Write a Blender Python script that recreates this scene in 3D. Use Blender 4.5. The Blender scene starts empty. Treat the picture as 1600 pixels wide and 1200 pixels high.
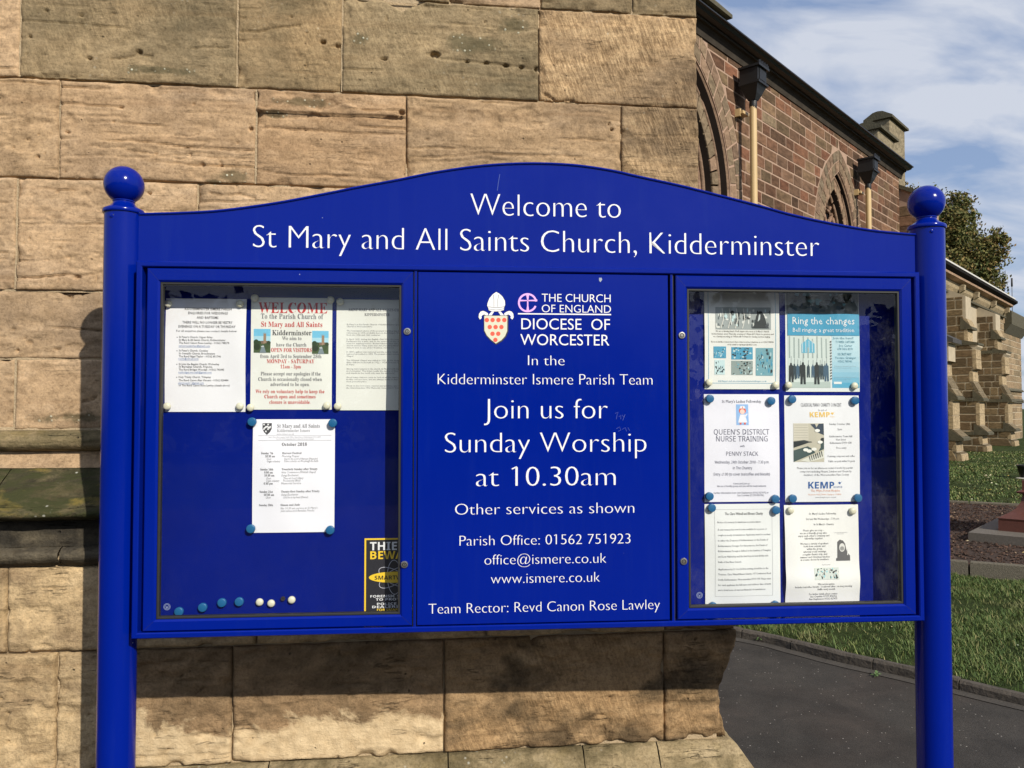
import bpy, math, random
import numpy as np
from mathutils import Vector, Matrix, Quaternion
random.seed(7); RNG = np.random.default_rng(11)
scene = bpy.context.scene
COL = scene.collection
# ------------------------------------------------------------------ camera
CAM_H = 1.6; PITCH = math.radians(1.7); F = 1244.4
cd = bpy.data.cameras.new('camera'); cam = bpy.data.objects.new('camera', cd); COL.objects.link(cam)
cam.location = (0, 0, CAM_H); cam.rotation_euler = (math.pi/2 + PITCH, 0, 0)
cd.lens = 28.0; cd.sensor_width = 36.0; cd.clip_start = 0.05; cd.clip_end = 2000
scene.camera = cam
# ------------------------------------------------------------------ world and sun
SUN = Vector((.464, -.694, .555)).normalized()
world = bpy.data.worlds.new("World"); scene.world = world; world.use_nodes = True
wn = world.node_tree; wn.nodes.clear()
def N(nt, t, **kw):
    n = nt.nodes.new(t)
    for k, v in kw.items(): setattr(n, k, v)
    return n
sky = N(wn, 'ShaderNodeTexSky', sky_type='NISHITA', sun_disc=False)
sky.sun_elevation = math.asin(SUN.z); sky.sun_rotation = math.atan2(SUN.x, SUN.y)
sky.air_density = 1.0; sky.dust_density = 0.6; sky.ozone_density = 1.4
tc = N(wn, 'ShaderNodeTexCoord'); sep = N(wn, 'ShaderNodeSeparateXYZ'); wn.links.new(tc.outputs['Generated'], sep.inputs[0])
zz = N(wn, 'ShaderNodeMath', operation='MAXIMUM'); wn.links.new(sep.outputs[2], zz.inputs[0]); zz.inputs[1].default_value = 0.0
za = N(wn, 'ShaderNodeMath', operation='ADD'); wn.links.new(zz.outputs[0], za.inputs[0]); za.inputs[1].default_value = 0.30
dx = N(wn, 'ShaderNodeMath', operation='DIVIDE'); dy = N(wn, 'ShaderNodeMath', operation='DIVIDE')
wn.links.new(sep.outputs[0], dx.inputs[0]); wn.links.new(za.outputs[0], dx.inputs[1])
wn.links.new(sep.outputs[1], dy.inputs[0]); wn.links.new(za.outputs[0], dy.inputs[1])
cmb = N(wn, 'ShaderNodeCombineXYZ'); wn.links.new(dx.outputs[0], cmb.inputs[0]); wn.links.new(dy.outputs[0], cmb.inputs[1])
mp = N(wn, 'ShaderNodeMapping'); mp.inputs['Scale'].default_value = (1.1, 2.0, 1); mp.inputs['Location'].default_value = (3.3, 1.2, 0)
mp.inputs['Rotation'].default_value = (0, 0, math.radians(-12))
wn.links.new(cmb.outputs[0], mp.inputs[0])
cn = N(wn, 'ShaderNodeTexNoise'); cn.inputs['Scale'].default_value = 2.9; cn.inputs['Detail'].default_value = 8; cn.inputs['Roughness'].default_value = .52
cn.inputs['Distortion'].default_value = .35
wn.links.new(mp.outputs[0], cn.inputs['Vector'])
cr = N(wn, 'ShaderNodeValToRGB'); cr.color_ramp.elements[0].position = .39; cr.color_ramp.elements[1].position = .60
cr.color_ramp.elements[0].color = (0.05, .05, .05, 1); cr.color_ramp.elements[1].color = (.92, .92, .92, 1)
wn.links.new(cn.outputs['Fac'], cr.inputs[0])
mixc = N(wn, 'ShaderNodeMix', data_type='RGBA'); wn.links.new(cr.outputs[0], mixc.inputs[0])
veil = N(wn, 'ShaderNodeMix', data_type='RGBA'); veil.inputs[0].default_value = .5   # thin high veil over the clear sky
wn.links.new(sky.outputs[0], veil.inputs[6]); veil.inputs[7].default_value = (3.3, 4.6, 7.6, 1)
wn.links.new(veil.outputs[2], mixc.inputs[6]); mixc.inputs[7].default_value = (6.6, 7.0, 7.9, 1)
bg = N(wn, 'ShaderNodeBackground'); bg.inputs[1].default_value = 0.098
wn.links.new(mixc.outputs[2], bg.inputs[0])
wo = N(wn, 'ShaderNodeOutputWorld'); wn.links.new(bg.outputs[0], wo.inputs[0])
sl = bpy.data.lights.new('sun', 'SUN'); sl.energy = 5.0; sl.angle = math.radians(.55); sl.color = (1, .93, .82)
so = bpy.data.objects.new('sun', sl); COL.objects.link(so); so.rotation_euler = (-SUN).to_track_quat('-Z', 'Y').to_euler(); so.location = (3, -6, 8)
vs = scene.view_settings; vs.view_transform = 'Standard'; vs.look = 'None'; vs.gamma = 1; vs.exposure = 0.02; vs.use_curve_mapping = False

# ------------------------------------------------------------------ helpers
FW = Vector((0, math.cos(PITCH), math.sin(PITCH))); UPV = Vector((0, -math.sin(PITCH), math.cos(PITCH)))
def ray(px, py):
    return (FW + Vector((1, 0, 0))*((px-800)/F) + UPV*((600-py)/F))
def ground(px, py, z=0.0):
    d = ray(px, py); t = (z-CAM_H)/d.z
    return Vector((0, 0, CAM_H)) + d*t
def proj(p):
    q = p - Vector((0, 0, CAM_H)); d = q.dot(FW)
    if d < .05: return (-9999, -9999, d)
    return (800+F*q.x/d, 600-F*q.dot(UPV)/d, d)
class Frame:
    """local x along the face, y into it, z up"""
    def __init__(s, o, deg):
        a = math.radians(deg); s.o = Vector(o); s.a = a
        s.u = Vector((math.cos(a), math.sin(a), 0)); s.v = Vector((-math.sin(a), math.cos(a), 0))
    def loc(s, px, py, y=0.0):
        d = ray(px, py); c = Vector((0, 0, CAM_H)); o = s.o + s.v*y
        t = (o-c).dot(s.v)/d.dot(s.v); p = c+d*t - s.o
        return p.dot(s.u), p.z
    def world(s, x, y, z): return s.o + s.u*x + s.v*y + Vector((0, 0, z))
    def M(s): return Matrix.Translation(s.o) @ Matrix.Rotation(s.a, 4, 'Z')
def tag(o, label=None, cat=None, group=None, kind=None):
    if label: o['label'] = label
    if cat: o['category'] = cat
    if group: o['group'] = group
    if kind: o['kind'] = kind
    return o
def empty(name, M, label, cat, group=None):
    o = bpy.data.objects.new(name, None); COL.objects.link(o); o.matrix_world = M; o.empty_display_size = .1
    return tag(o, label, cat, group)
def link(name, me, mat=None, parent=None, loc=None):
    o = bpy.data.objects.new(name, me); COL.objects.link(o)
    if mat is not None and not me.materials: me.materials.append(mat)
    if parent is not None: o.parent = parent
    if loc is not None: o.location = loc
    return o
class MB:
    def __init__(s): s.v = []; s.f = []; s.m = []; s.sm = []
    def add(s, vs_, fs, mi=0, smooth=False):
        b = len(s.v); s.v += [tuple(p) for p in vs_]
        for f in fs: s.f.append([i+b for i in f]); s.m.append(mi); s.sm.append(smooth)
    def box(s, x0, x1, y0, y1, z0, z1, mi=0):
        s.add([(x0,y0,z0),(x1,y0,z0),(x1,y1,z0),(x0,y1,z0),(x0,y0,z1),(x1,y0,z1),(x1,y1,z1),(x0,y1,z1)],
              [(0,3,2,1),(4,5,6,7),(0,1,5,4),(1,2,6,5),(2,3,7,6),(3,0,4,7)], mi)
    def bbox(s, x0, x1, y0, y1, z0, z1, b=.003, mi=0):
        """box with a bevelled front (y0) edge"""
        P = [(x0,y0+b,z0),(x1,y0+b,z0),(x1,y0+b,z1),(x0,y0+b,z1),(x0+b,y0,z0+b),(x1-b,y0,z0+b),(x1-b,y0,z1-b),(x0+b,y0,z1-b),
             (x0,y1,z0),(x1,y1,z0),(x1,y1,z1),(x0,y1,z1)]
        s.add(P, [(4,5,6,7),(0,1,5,4),(1,2,6,5),(2,3,7,6),(3,0,4,7),(0,8,9,1),(1,9,10,2),(2,10,11,3),(3,11,8,0),(8,11,10,9)], mi)
    def prism(s, pts, a, b, axis='y', mi=0):
        """polygon extruded; pts are (x,z) for axis y, (y,z) for axis x, (x,y) for axis z"""
        def P(p, t): return {'y': (p[0], t, p[1]), 'x': (t, p[0], p[1]), 'z': (p[0], p[1], t)}[axis]
        n = len(pts); vs_ = [P(p, a) for p in pts]+[P(p, b) for p in pts]
        s.add(vs_, [list(range(n)), list(range(2*n-1, n-1, -1))]+[(i, i+n, (i+1) % n+n, (i+1) % n) for i in range(n)], mi)
    def lathe(s, prof, seg=32, c=(0, 0, 0), axis='z', mi=0, smooth=True):
        # split the profile at its sharp corners so that smooth shading stops there
        cut = [0]
        for i in range(1, len(prof)-1):
            a = math.atan2(prof[i][1]-prof[i-1][1], prof[i][0]-prof[i-1][0]); b = math.atan2(prof[i+1][1]-prof[i][1], prof[i+1][0]-prof[i][0])
            d = abs((b-a+math.pi) % (2*math.pi)-math.pi)
            if d > .75: cut.append(i)
        cut.append(len(prof)-1)
        for i, j in zip(cut, cut[1:]): s._lathe(prof[i:j+1], seg, c, axis, mi, smooth)
    def _lathe(s, prof, seg, c, axis, mi, smooth):
        vs_ = []; n = len(prof)
        for k in range(seg):
            a = 2*math.pi*k/seg
            for r, h in prof:
                p = (r*math.cos(a), r*math.sin(a), h)
                if axis == 'y': p = (r*math.cos(a), h, r*math.sin(a))
                vs_.append((c[0]+p[0], c[1]+p[1], c[2]+p[2]))
        fs = []
        for k in range(seg):
            k2 = (k+1) % seg
            for i in range(n-1):
                q = (k*n+i, k2*n+i, k2*n+i+1, k*n+i+1)
                fs.append(q if axis == 'z' else q[::-1])
        s.add(vs_, fs, mi, smooth)
    def tube(s, pts, r, seg=8, mi=0, smooth=True, r1=None):
        pts = [Vector(p) for p in pts]; n = len(pts); vs_ = []
        for i, p in enumerate(pts):
            t = (pts[min(i+1, n-1)]-pts[max(i-1, 0)]).normalized()
            a = t.orthogonal().normalized(); b = t.cross(a)
            rr = r if r1 is None else r+(r1-r)*i/(n-1)
            for k in range(seg):
                an = 2*math.pi*k/seg; vs_.append(p+(a*math.cos(an)+b*math.sin(an))*rr)
        fs = []
        for i in range(n-1):
            for k in range(seg):
                k2 = (k+1) % seg; fs.append((i*seg+k, i*seg+k2, (i+1)*seg+k2, (i+1)*seg+k))
        fs.append(list(range(seg))[::-1]); fs.append([(n-1)*seg+k for k in range(seg)])
        s.add(vs_, fs, mi, smooth)
    def mesh(s, name):
        me = bpy.data.meshes.new(name); me.from_pydata(s.v, [], s.f)
        me.polygons.foreach_set('material_index', s.m); me.polygons.foreach_set('use_smooth', s.sm)
        me.update(); return me
    def build(s, name, mat, parent=None, loc=None):
        me = s.mesh(name)
        for m in (mat if isinstance(mat, (list, tuple)) else [mat]): me.materials.append(m)
        return link(name, me, None, parent, loc)
def np_mesh(name, V, Q, smooth=True):
    me = bpy.data.meshes.new(name); nv = len(V); nf = len(Q); k = Q.shape[1]
    me.vertices.add(nv); me.vertices.foreach_set('co', V.astype(np.float32).ravel())
    me.loops.add(nf*k); me.loops.foreach_set('vertex_index', Q.astype(np.int32).ravel())
    me.polygons.add(nf); me.polygons.foreach_set('loop_start', np.arange(0, nf*k, k, dtype=np.int32))
    me.polygons.foreach_set('use_smooth', np.full(nf, smooth, dtype=bool))
    me.update(calc_edges=True); return me
def _h(i, j, s):
    n = (i.astype(np.int64)*374761393 + j.astype(np.int64)*668265263 + s*974634777) & 0x7fffffff
    n = ((n ^ (n >> 13))*1274126177) & 0x7fffffff
    n = (n ^ (n >> 16)) & 0xffff
    return n/65535.0
def vn(x, y, s=0):
    xi = np.floor(x); yi = np.floor(y); fx = x-xi; fy = y-yi
    fx = fx*fx*(3-2*fx); fy = fy*fy*(3-2*fy)
    a = _h(xi, yi, s); b = _h(xi+1, yi, s); c = _h(xi, yi+1, s); d = _h(xi+1, yi+1, s)
    return (a*(1-fx)+b*fx)*(1-fy)+(c*(1-fx)+d*fx)*fy
def fbm(x, y, s=0, o=4, g=.5):
    t = 0; a = 1; w = 0
    for k in range(o):
        t = t+a*vn(x*2**k, y*2**k, s+k*17); w += a; a *= g
    return t/w

# ------------------------------------------------------------------ materials
def mat(name):
    m = bpy.data.materials.new(name); m.use_nodes = True; nt = m.node_tree
    return m, nt, nt.nodes['Principled BSDF']
def plain(name, col, rough=.5, metal=0, spec=.5, coat=0, noise=0, nscale=20, bump=0, bscale=200, dark=None):
    m, nt, p = mat(name)
    p.inputs['Base Color'].default_value = (*col, 1); p.inputs['Roughness'].default_value = rough
    p.inputs['Metallic'].default_value = metal; p.inputs['Specular IOR Level'].default_value = spec
    p.inputs['Coat Weight'].default_value = coat
    tcn = N(nt, 'ShaderNodeTexCoord')
    if noise:
        n = N(nt, 'ShaderNodeTexNoise'); n.inputs['Scale'].default_value = nscale; n.inputs['Detail'].default_value = 6
        nt.links.new(tcn.outputs['Object'], n.inputs['Vector'])
        mx = N(nt, 'ShaderNodeMix', data_type='RGBA'); nt.links.new(n.outputs['Fac'], mx.inputs[0])
        d = dark or tuple(c*(1-noise) for c in col)
        mx.inputs[6].default_value = (*d, 1); mx.inputs[7].default_value = (*[min(1, c*(1+noise*.6)) for c in col], 1)
        nt.links.new(mx.outputs[2], p.inputs['Base Color'])
    if bump:
        n2 = N(nt, 'ShaderNodeTexNoise'); n2.inputs['Scale'].default_value = bscale; n2.inputs['Detail'].default_value = 5
        nt.links.new(tcn.outputs['Object'], n2.inputs['Vector'])
        b = N(nt, 'ShaderNodeBump'); b.inputs['Strength'].default_value = bump; b.inputs['Distance'].default_value = .01
        nt.links.new(n2.outputs['Fac'], b.inputs['Height']); nt.links.new(b.outputs[0], p.inputs['Normal'])
    return m
def ramp(nt, src, stops):
    r = N(nt, 'ShaderNodeValToRGB'); e = r.color_ramp.elements
    while len(e) < len(stops): e.new(.5)
    for k, (pos, c) in enumerate(stops):
        e[k].position = pos; e[k].color = (*c, 1) if len(c) == 3 else c
    nt.links.new(src, r.inputs[0]); return r.outputs[0]
def mixrgb(nt, fac, a, b, mode='MIX'):
    m = N(nt, 'ShaderNodeMix', data_type='RGBA', blend_type=mode)
    for s, i in ((fac, 0), (a, 6), (b, 7)):
        if isinstance(s, (int, float)): m.inputs[i].default_value = s if i == 0 else (s, s, s, 1)
        elif isinstance(s, tuple): m.inputs[i].default_value = (*s, 1)
        else: nt.links.new(s, m.inputs[i])
    return m.outputs[2]
def noise(nt, vec, scale, detail=5, rough=.55, dist=0, sc=(1, 1, 1), rot=(0, 0, 0)):
    mpn = N(nt, 'ShaderNodeMapping'); mpn.inputs['Scale'].default_value = sc; mpn.inputs['Rotation'].default_value = rot
    nt.links.new(vec, mpn.inputs[0])
    n = N(nt, 'ShaderNodeTexNoise'); n.inputs['Scale'].default_value = scale; n.inputs['Detail'].default_value = detail
    n.inputs['Roughness'].default_value = rough; n.inputs['Distortion'].default_value = dist
    nt.links.new(mpn.outputs[0], n.inputs['Vector']); return n.outputs['Fac']
def mth(nt, op, a, b=None):
    m = N(nt, 'ShaderNodeMath', operation=op)
    for s, i in ((a, 0), (b, 1)):
        if s is None: continue
        if isinstance(s, (int, float)): m.inputs[i].default_value = s
        else: nt.links.new(s, m.inputs[i])
    return m.outputs[0]
def spots_of(lst, y):
    return [(FWL_.world(*(lambda q: (q[0], y, q[1]))(FWL_.loc(px, py, y))), rx, rz) for px, py, rx, rz in lst]
FWL_ = Frame((0, 2.655, 0), 6.7)
def stone_mat(name, base, light, dark, patina=(.45, .65), pat_scale=3.0, tool=0.0, lichen=0.0, moss=0.0, bump=.5, grain=1.0, pale_low=False, tint=.12, spots=()):
    m, nt, p = mat(name)
    g = N(nt, 'ShaderNodeNewGeometry').outputs['Position']
    oi = N(nt, 'ShaderNodeObjectInfo')
    off = N(nt, 'ShaderNodeVectorMath', operation='SCALE'); nt.links.new(oi.outputs['Color'], off.inputs[0]); off.inputs['Scale'].default_value = 0
    vec = N(nt, 'ShaderNodeVectorRotate'); vec.inputs['Angle'].default_value = -math.radians(6.7); nt.links.new(g, vec.inputs['Vector'])
    v = vec.outputs[0]
    bed = noise(nt, v, 9, 7, .62, .6, (.6, 1, 2.1))
    fine = noise(nt, v, 130, 4, .7)
    big = noise(nt, v, pat_scale, 8, .62, .4, (.7, 1, 1.3))
    c = ramp(nt, bed, [(.25, tuple(x*.86 for x in base)), (.5, base), (.75, light)])
    c = mixrgb(nt, ramp(nt, big, [(patina[0], (0, 0, 0)), (patina[1], (1, 1, 1))]), c, dark)
    mid = noise(nt, v, 26, 6, .7)
    c = mixrgb(nt, .8, c, ramp(nt, mid, [(.3, (.60, .58, .55)), (.55, (1, 1, 1)), (.8, (1.22, 1.2, 1.17))]), 'MULTIPLY')
    flk = noise(nt, v, 17, 8, .75, .4, (.5, 1, 2.4))
    c = mixrgb(nt, .32, c, ramp(nt, flk, [(.34, (.50, .47, .43)), (.46, (1, 1, 1)), (.7, (1.08, 1.07, 1.05))]), 'MULTIPLY')
    c = mixrgb(nt, .85*grain, c, ramp(nt, fine, [(.25, (.55, .53, .5)), (.5, (1, 1, 1)), (.75, (1.25, 1.22, 1.18))]), 'MULTIPLY')
    m2 = noise(nt, v, 62, 6, .75, .2, (.7, 1, 1.5))
    c = mixrgb(nt, .8, c, ramp(nt, m2, [(.30, (.52, .50, .47)), (.42, (1, 1, 1)), (.72, (1.12, 1.11, 1.09))]), 'MULTIPLY')
    # iron-brown stain bands along the bedding
    band = noise(nt, v, 4, 6, .6, .5, (.25, 1, 6))
    c = mixrgb(nt, mth(nt, 'MULTIPLY', ramp(nt, band, [(.56, (0, 0, 0)), (.70, (1, 1, 1))]), .25), c, (base[0]*.66, base[1]*.56, base[2]*.48))
    h = mth(nt, 'ADD', mth(nt, 'ADD', mth(nt, 'MULTIPLY', mid, .45), mth(nt, 'MULTIPLY', flk, .34)), mth(nt, 'MULTIPLY', fine, .26))
    crk = noise(nt, v, 7, 6, .62, .3, (.28, 1, 5.0))
    ck = mth(nt, 'MULTIPLY', ramp(nt, crk, [(.492, (0, 0, 0)), (.5, (1, 1, 1)), (.508, (0, 0, 0))]), ramp(nt, noise(nt, v, 6, 3), [(.55, (0, 0, 0)), (.62, (1, 1, 1))]))
    c = mixrgb(nt, mth(nt, 'MULTIPLY', ck, .6), c, tuple(x*.35 for x in base))
    h = mth(nt, 'SUBTRACT', h, mth(nt, 'MULTIPLY', ck, .5))
    if tool:
        rotv = N(nt, 'ShaderNodeMapping'); rotv.inputs['Rotation'].default_value = (0, math.radians(20), 0); nt.links.new(v, rotv.inputs[0])
        n1 = noise(nt, rotv.outputs[0], 70, 3, .55, .3, (2.1, .3, .36))
        msk = ramp(nt, noise(nt, v, 5, 3), [(.36, (0, 0, 0)), (.56, (1, 1, 1))])
        c = mixrgb(nt, mth(nt, 'MULTIPLY', msk, tool*.8), c, mixrgb(nt, 1.0, c, ramp(nt, n1, [(.42, (.60, .55, .48)), (.58, (1.30, 1.28, 1.2))]), 'MULTIPLY'))
        h = mth(nt, 'ADD', h, mth(nt, 'MULTIPLY', mth(nt, 'MULTIPLY', n1, msk), tool*.7))
    if moss:
        mn = noise(nt, v, 13, 7, .7, .5, (.6, 1, 1.6))
        c = mixrgb(nt, mth(nt, 'MULTIPLY', ramp(nt, mn, [(.42, (0, 0, 0)), (.56, (1, 1, 1))]), moss), c, (.045, .048, .018))
        yn = noise(nt, v, 8, 6, .6, .3, (.7, 1, 1.5))
        c = mixrgb(nt, mth(nt, 'MULTIPLY', ramp(nt, yn, [(.55, (0, 0, 0)), (.68, (1, 1, 1))]), moss*.75), c, (.26, .19, .045))
        h = mth(nt, 'ADD', h, mth(nt, 'MULTIPLY', mn, moss*.9))
    if lichen:
        vo = N(nt, 'ShaderNodeTexVoronoi'); vo.inputs['Scale'].default_value = 46; nt.links.new(v, vo.inputs['Vector'])
        sp = ramp(nt, vo.outputs['Distance'], [(.10, (1, 1, 1)), (.24, (0, 0, 0))])
        rg = ramp(nt, noise(nt, v, 7, 3, .5), [(.56, (0, 0, 0)), (.66, (1, 1, 1))])
        c = mixrgb(nt, mth(nt, 'MULTIPLY', mth(nt, 'MULTIPLY', sp, rg), lichen), c, (.62, .62, .54))
    if pale_low:
        sz = N(nt, 'ShaderNodeSeparateXYZ'); nt.links.new(g, sz.inputs[0])
        f = mth(nt, 'ADD', mth(nt, 'MULTIPLY', sz.outputs[2], -6.0), mth(nt, 'MULTIPLY', noise(nt, v, 4.5, 8, .62, .6, (.8, 1, 1.2)), 2.6))
        # below ~0.78 m the old dark skin has flaked away
        f = mth(nt, 'ADD', f, 6.0*.685-1.30+.35)
        c = mixrgb(nt, ramp(nt, f, [(.36, (0, 0, 0)), (.52, (1, 1, 1))]), c, mixrgb(nt, ramp(nt, mid, [(.35, (0, 0, 0)), (.65, (1, 1, 1))]), (.42, .315, .185), (.60, .475, .30)))
    if spots:
        tot = None; sn = noise(nt, v, 16, 6, .65, .3)
        for (P, rx, rz) in spots:
            d_ = N(nt, 'ShaderNodeVectorMath', operation='SUBTRACT'); nt.links.new(g, d_.inputs[0]); d_.inputs[1].default_value = P
            m_ = N(nt, 'ShaderNodeVectorMath', operation='MULTIPLY'); nt.links.new(d_.outputs[0], m_.inputs[0]); m_.inputs[1].default_value = (1/rx, 1/rx, 1/rz)
            l_ = N(nt, 'ShaderNodeVectorMath', operation='LENGTH'); nt.links.new(m_.outputs[0], l_.inputs[0])
            f = mth(nt, 'SUBTRACT', mth(nt, 'ADD', 1.0, mth(nt, 'MULTIPLY', mth(nt, 'SUBTRACT', sn, .5), 2.6)), l_.outputs['Value'])
            f = mth(nt, 'MAXIMUM', f, 0.0); tot = f if tot is None else mth(nt, 'MAXIMUM', tot, f)
        sm = ramp(nt, tot, [(.0, (0, 0, 0)), (.55, (1, 1, 1))])
        c = mixrgb(nt, mth(nt, 'MULTIPLY', sm, .72), c, (.085, .072, .038))
        vl = N(nt, 'ShaderNodeTexVoronoi'); vl.inputs['Scale'].default_value = 62; nt.links.new(v, vl.inputs['Vector'])
        ws = N(nt, 'ShaderNodeSeparateColor'); nt.links.new(vl.outputs['Color'], ws.inputs[0])
        ll = mth(nt, 'MULTIPLY', mth(nt, 'MULTIPLY', ramp(nt, vl.outputs['Distance'], [(.16, (1, 1, 1)), (.28, (0, 0, 0))]), sm), ramp(nt, ws.outputs[0], [(.25, (0, 0, 0)), (.35, (1, 1, 1))]))
        c = mixrgb(nt, ll, c, (.50, .48, .36)); h = mth(nt, 'ADD', h, mth(nt, 'MULTIPLY', ll, .4))
    # small dark pits
    vp = N(nt, 'ShaderNodeTexVoronoi'); vp.inputs['Scale'].default_value = 24; nt.links.new(v, vp.inputs['Vector'])
    pit = ramp(nt, vp.outputs['Distance'], [(.05, (1, 1, 1)), (.10, (0, 0, 0))])
    rgp = ramp(nt, noise(nt, v, 10, 2, .5), [(.54, (0, 0, 0)), (.60, (1, 1, 1))])
    pit = mth(nt, 'MULTIPLY', pit, rgp)
    c = mixrgb(nt, mth(nt, 'MULTIPLY', pit, .8), c, tuple(x*.2 for x in base))
    h = mth(nt, 'SUBTRACT', h, mth(nt, 'MULTIPLY', pit, .6))
    rr = ramp(nt, oi.outputs['Random'], [(0, (1-tint, 1-tint, 1-tint)), (1, (1+tint, 1+tint*.9, 1+tint*.8))])
    c = mixrgb(nt, 1.0, c, rr, 'MULTIPLY'); c = mixrgb(nt, 1.0, c, oi.outputs['Color'], 'MULTIPLY')
    nt.links.new(c, p.inputs['Base Color']); p.inputs['Roughness'].default_value = .92; p.inputs['Specular IOR Level'].default_value = .2
    b = N(nt, 'ShaderNodeBump'); b.inputs['Strength'].default_value = bump; b.inputs['Distance'].default_value = .012
    nt.links.new(h, b.inputs['Height']); nt.links.new(b.outputs[0], p.inputs['Normal'])
    return m
M = {}
M['sand'] = stone_mat('buff sandstone', (.435, .305, .182), (.52, .38, .243), (.235, .17, .112), (.46, .72), spots=spots_of([(365, 276, .065, .022), (335, 284, .03, .01), (475, 160, .13, .018), (430, 178, .05, .014), (120, 652, .16, .02)], 0))
M['sand_tool'] = stone_mat('tooled sandstone', (.44, .31, .18), (.53, .39, .235), (.16, .115, .072), (.43, .64), 2.6, tool=.8, lichen=.25, bump=.7)
M['grey'] = stone_mat('weathered grey sandstone', (.31, .228, .130), (.40, .30, .175), (.145, .115, .068), (.38, .64), 2.4, spots=spots_of([(735, 70, .11, .035), (800, 40, .06, .03), (560, 60, .03, .03), (250, 110, .12, .018)], 0), tool=.35, lichen=.15, bump=.55)
M['plinth'] = stone_mat('flaking plinth stone', (.27, .185, .105), (.35, .25, .145), (.15, .105, .06), (.46, .68), 5, pale_low=True, bump=.9)
M['plinth_pale'] = stone_mat('pale flaked plinth stone', (.47, .35, .20), (.57, .44, .265), (.25, .18, .105), (.46, .68), 5, bump=.9)
M['plinth_tool'] = stone_mat('tooled plinth stone', (.32, .215, .115), (.41, .29, .165), (.11, .078, .045), (.46, .60), 4, tool=.4, bump=.9)
M['moss'] = stone_mat('mossy weathering stone', (.12, .10, .052), (.17, .14, .075), (.05, .045, .026), (.42, .58), 8, lichen=1.0, moss=1.0, bump=1.0)
M['roll'] = stone_mat('lichened string stone', (.22, .17, .095), (.31, .24, .14), (.07, .058, .036), (.44, .62), 9, lichen=.7, moss=.35, bump=1.0)
M['dark'] = stone_mat('blackened stone', (.095, .08, .055), (.15, .125, .082), (.035, .031, .024), (.42, .62), 9, lichen=.25, bump=1.0)
M['ledge'] = stone_mat('lichened ledge stone', (.30, .235, .135), (.40, .32, .20), (.14, .11, .06), (.46, .62), 9, lichen=.5, moss=.18, bump=1.0)
M['mortar'] = plain('lime mortar', (.44, .335, .205), .95, noise=.45, nscale=25, bump=.6)
def wall_stone(name, lo, hi, bumpv=.35):
    m, nt, p = mat(name)
    oi = N(nt, 'ShaderNodeObjectInfo'); g = N(nt, 'ShaderNodeNewGeometry').outputs['Position']
    c = mixrgb(nt, 1.0, oi.outputs['Color'], ramp(nt, noise(nt, g, 7, 6, .65, .3, (1, 1, 2.5)), [(.3, lo), (.7, hi)]), 'MULTIPLY')
    nt.links.new(c, p.inputs['Base Color']); p.inputs['Roughness'].default_value = .95; p.inputs['Specular IOR Level'].default_value = .15
    b = N(nt, 'ShaderNodeBump'); b.inputs['Strength'].default_value = bumpv; b.inputs['Distance'].default_value = .03
    nt.links.new(noise(nt, g, 22, 6, .7), b.inputs['Height']); nt.links.new(b.outputs[0], p.inputs['Normal'])
    return m
M['wstone'] = wall_stone('coursed church stone', (.55, .53, .50), (1.32, 1.28, 1.22))
M['redmortar'] = plain('pinkish pointing', (.38, .255, .18), .95, noise=.35, nscale=8)
M['palemortar'] = plain('pale pointing', (.44, .37, .26), .95, noise=.3, nscale=6)
M['castiron'] = plain('black painted cast iron', (.008, .008, .008), .5, noise=.5, nscale=9, bump=.2, bscale=60)
M['darkgutter'] = plain('blackened eaves', (.014, .012, .010), .9, spec=.1, noise=.6, nscale=5, bump=.4, bscale=40)
M['downpipe'] = plain('cream painted pipe', (.56, .40, .19), .5, noise=.15, nscale=3)
M['slate'] = plain('dark slate', (.05, .046, .042), .7, noise=.4, nscale=4, bump=.3)
M['lead'] = plain('pale lead flashing', (.62, .60, .55), .6, noise=.2)
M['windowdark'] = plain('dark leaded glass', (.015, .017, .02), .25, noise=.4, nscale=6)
# blue paint
m, nt, p = mat('royal blue gloss paint'); M['blue'] = m
g = N(nt, 'ShaderNodeTexCoord').outputs['Object']
c = mixrgb(nt, noise(nt, g, 3, 6, .6), (.0, .0095, .20), (.0, .0115, .235))
vo = N(nt, 'ShaderNodeTexVoronoi'); vo.inputs['Scale'].default_value = 24; nt.links.new(g, vo.inputs['Vector'])
sp = ramp(nt, vo.outputs['Distance'], [(.022, (1, 1, 1)), (.04, (0, 0, 0))])
sp = mth(nt, 'MULTIPLY', sp, ramp(nt, noise(nt, g, 9, 4), [(.60, (0, 0, 0)), (.64, (1, 1, 1))]))
c = mixrgb(nt, mth(nt, 'MULTIPLY', sp, .75), c, (.45, .5, .65))
stk = noise(nt, g, 5, 6, .65, .2, (7, 7, .45))
c = mixrgb(nt, mth(nt, 'MULTIPLY', ramp(nt, stk, [(.52, (0, 0, 0)), (.78, (1, 1, 1))]), .05), c, (.04, .08, .24))
nt.links.new(c, p.inputs['Base Color'])
nt.links.new(ramp(nt, noise(nt, g, 6, 7, .65), [(.3, (.13, .13, .13)), (.7, (.20, .20, .20))]), p.inputs['Roughness'])
p.inputs['Coat Weight'].default_value = .0; p.inputs['Coat Roughness'].default_value = .1; p.inputs['Specular IOR Level'].default_value = .24
b = N(nt, 'ShaderNodeBump'); b.inputs['Strength'].default_value = .06; b.inputs['Distance'].default_value = .002
nt.links.new(noise(nt, g, 260, 2), b.inputs['Height']); nt.links.new(b.outputs[0], p.inputs['Normal'])
M['backboard'] = plain('blue pinboard', (.0, .0085, .175), .6, spec=.08, noise=.15, nscale=8, bump=.05, bscale=300)
M['white_vinyl'] = plain('white vinyl lettering', (.80, .80, .80), .45)
M['gasket'] = plain('black rubber gasket', (.018, .018, .016), .6, noise=.4, nscale=30)
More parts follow.
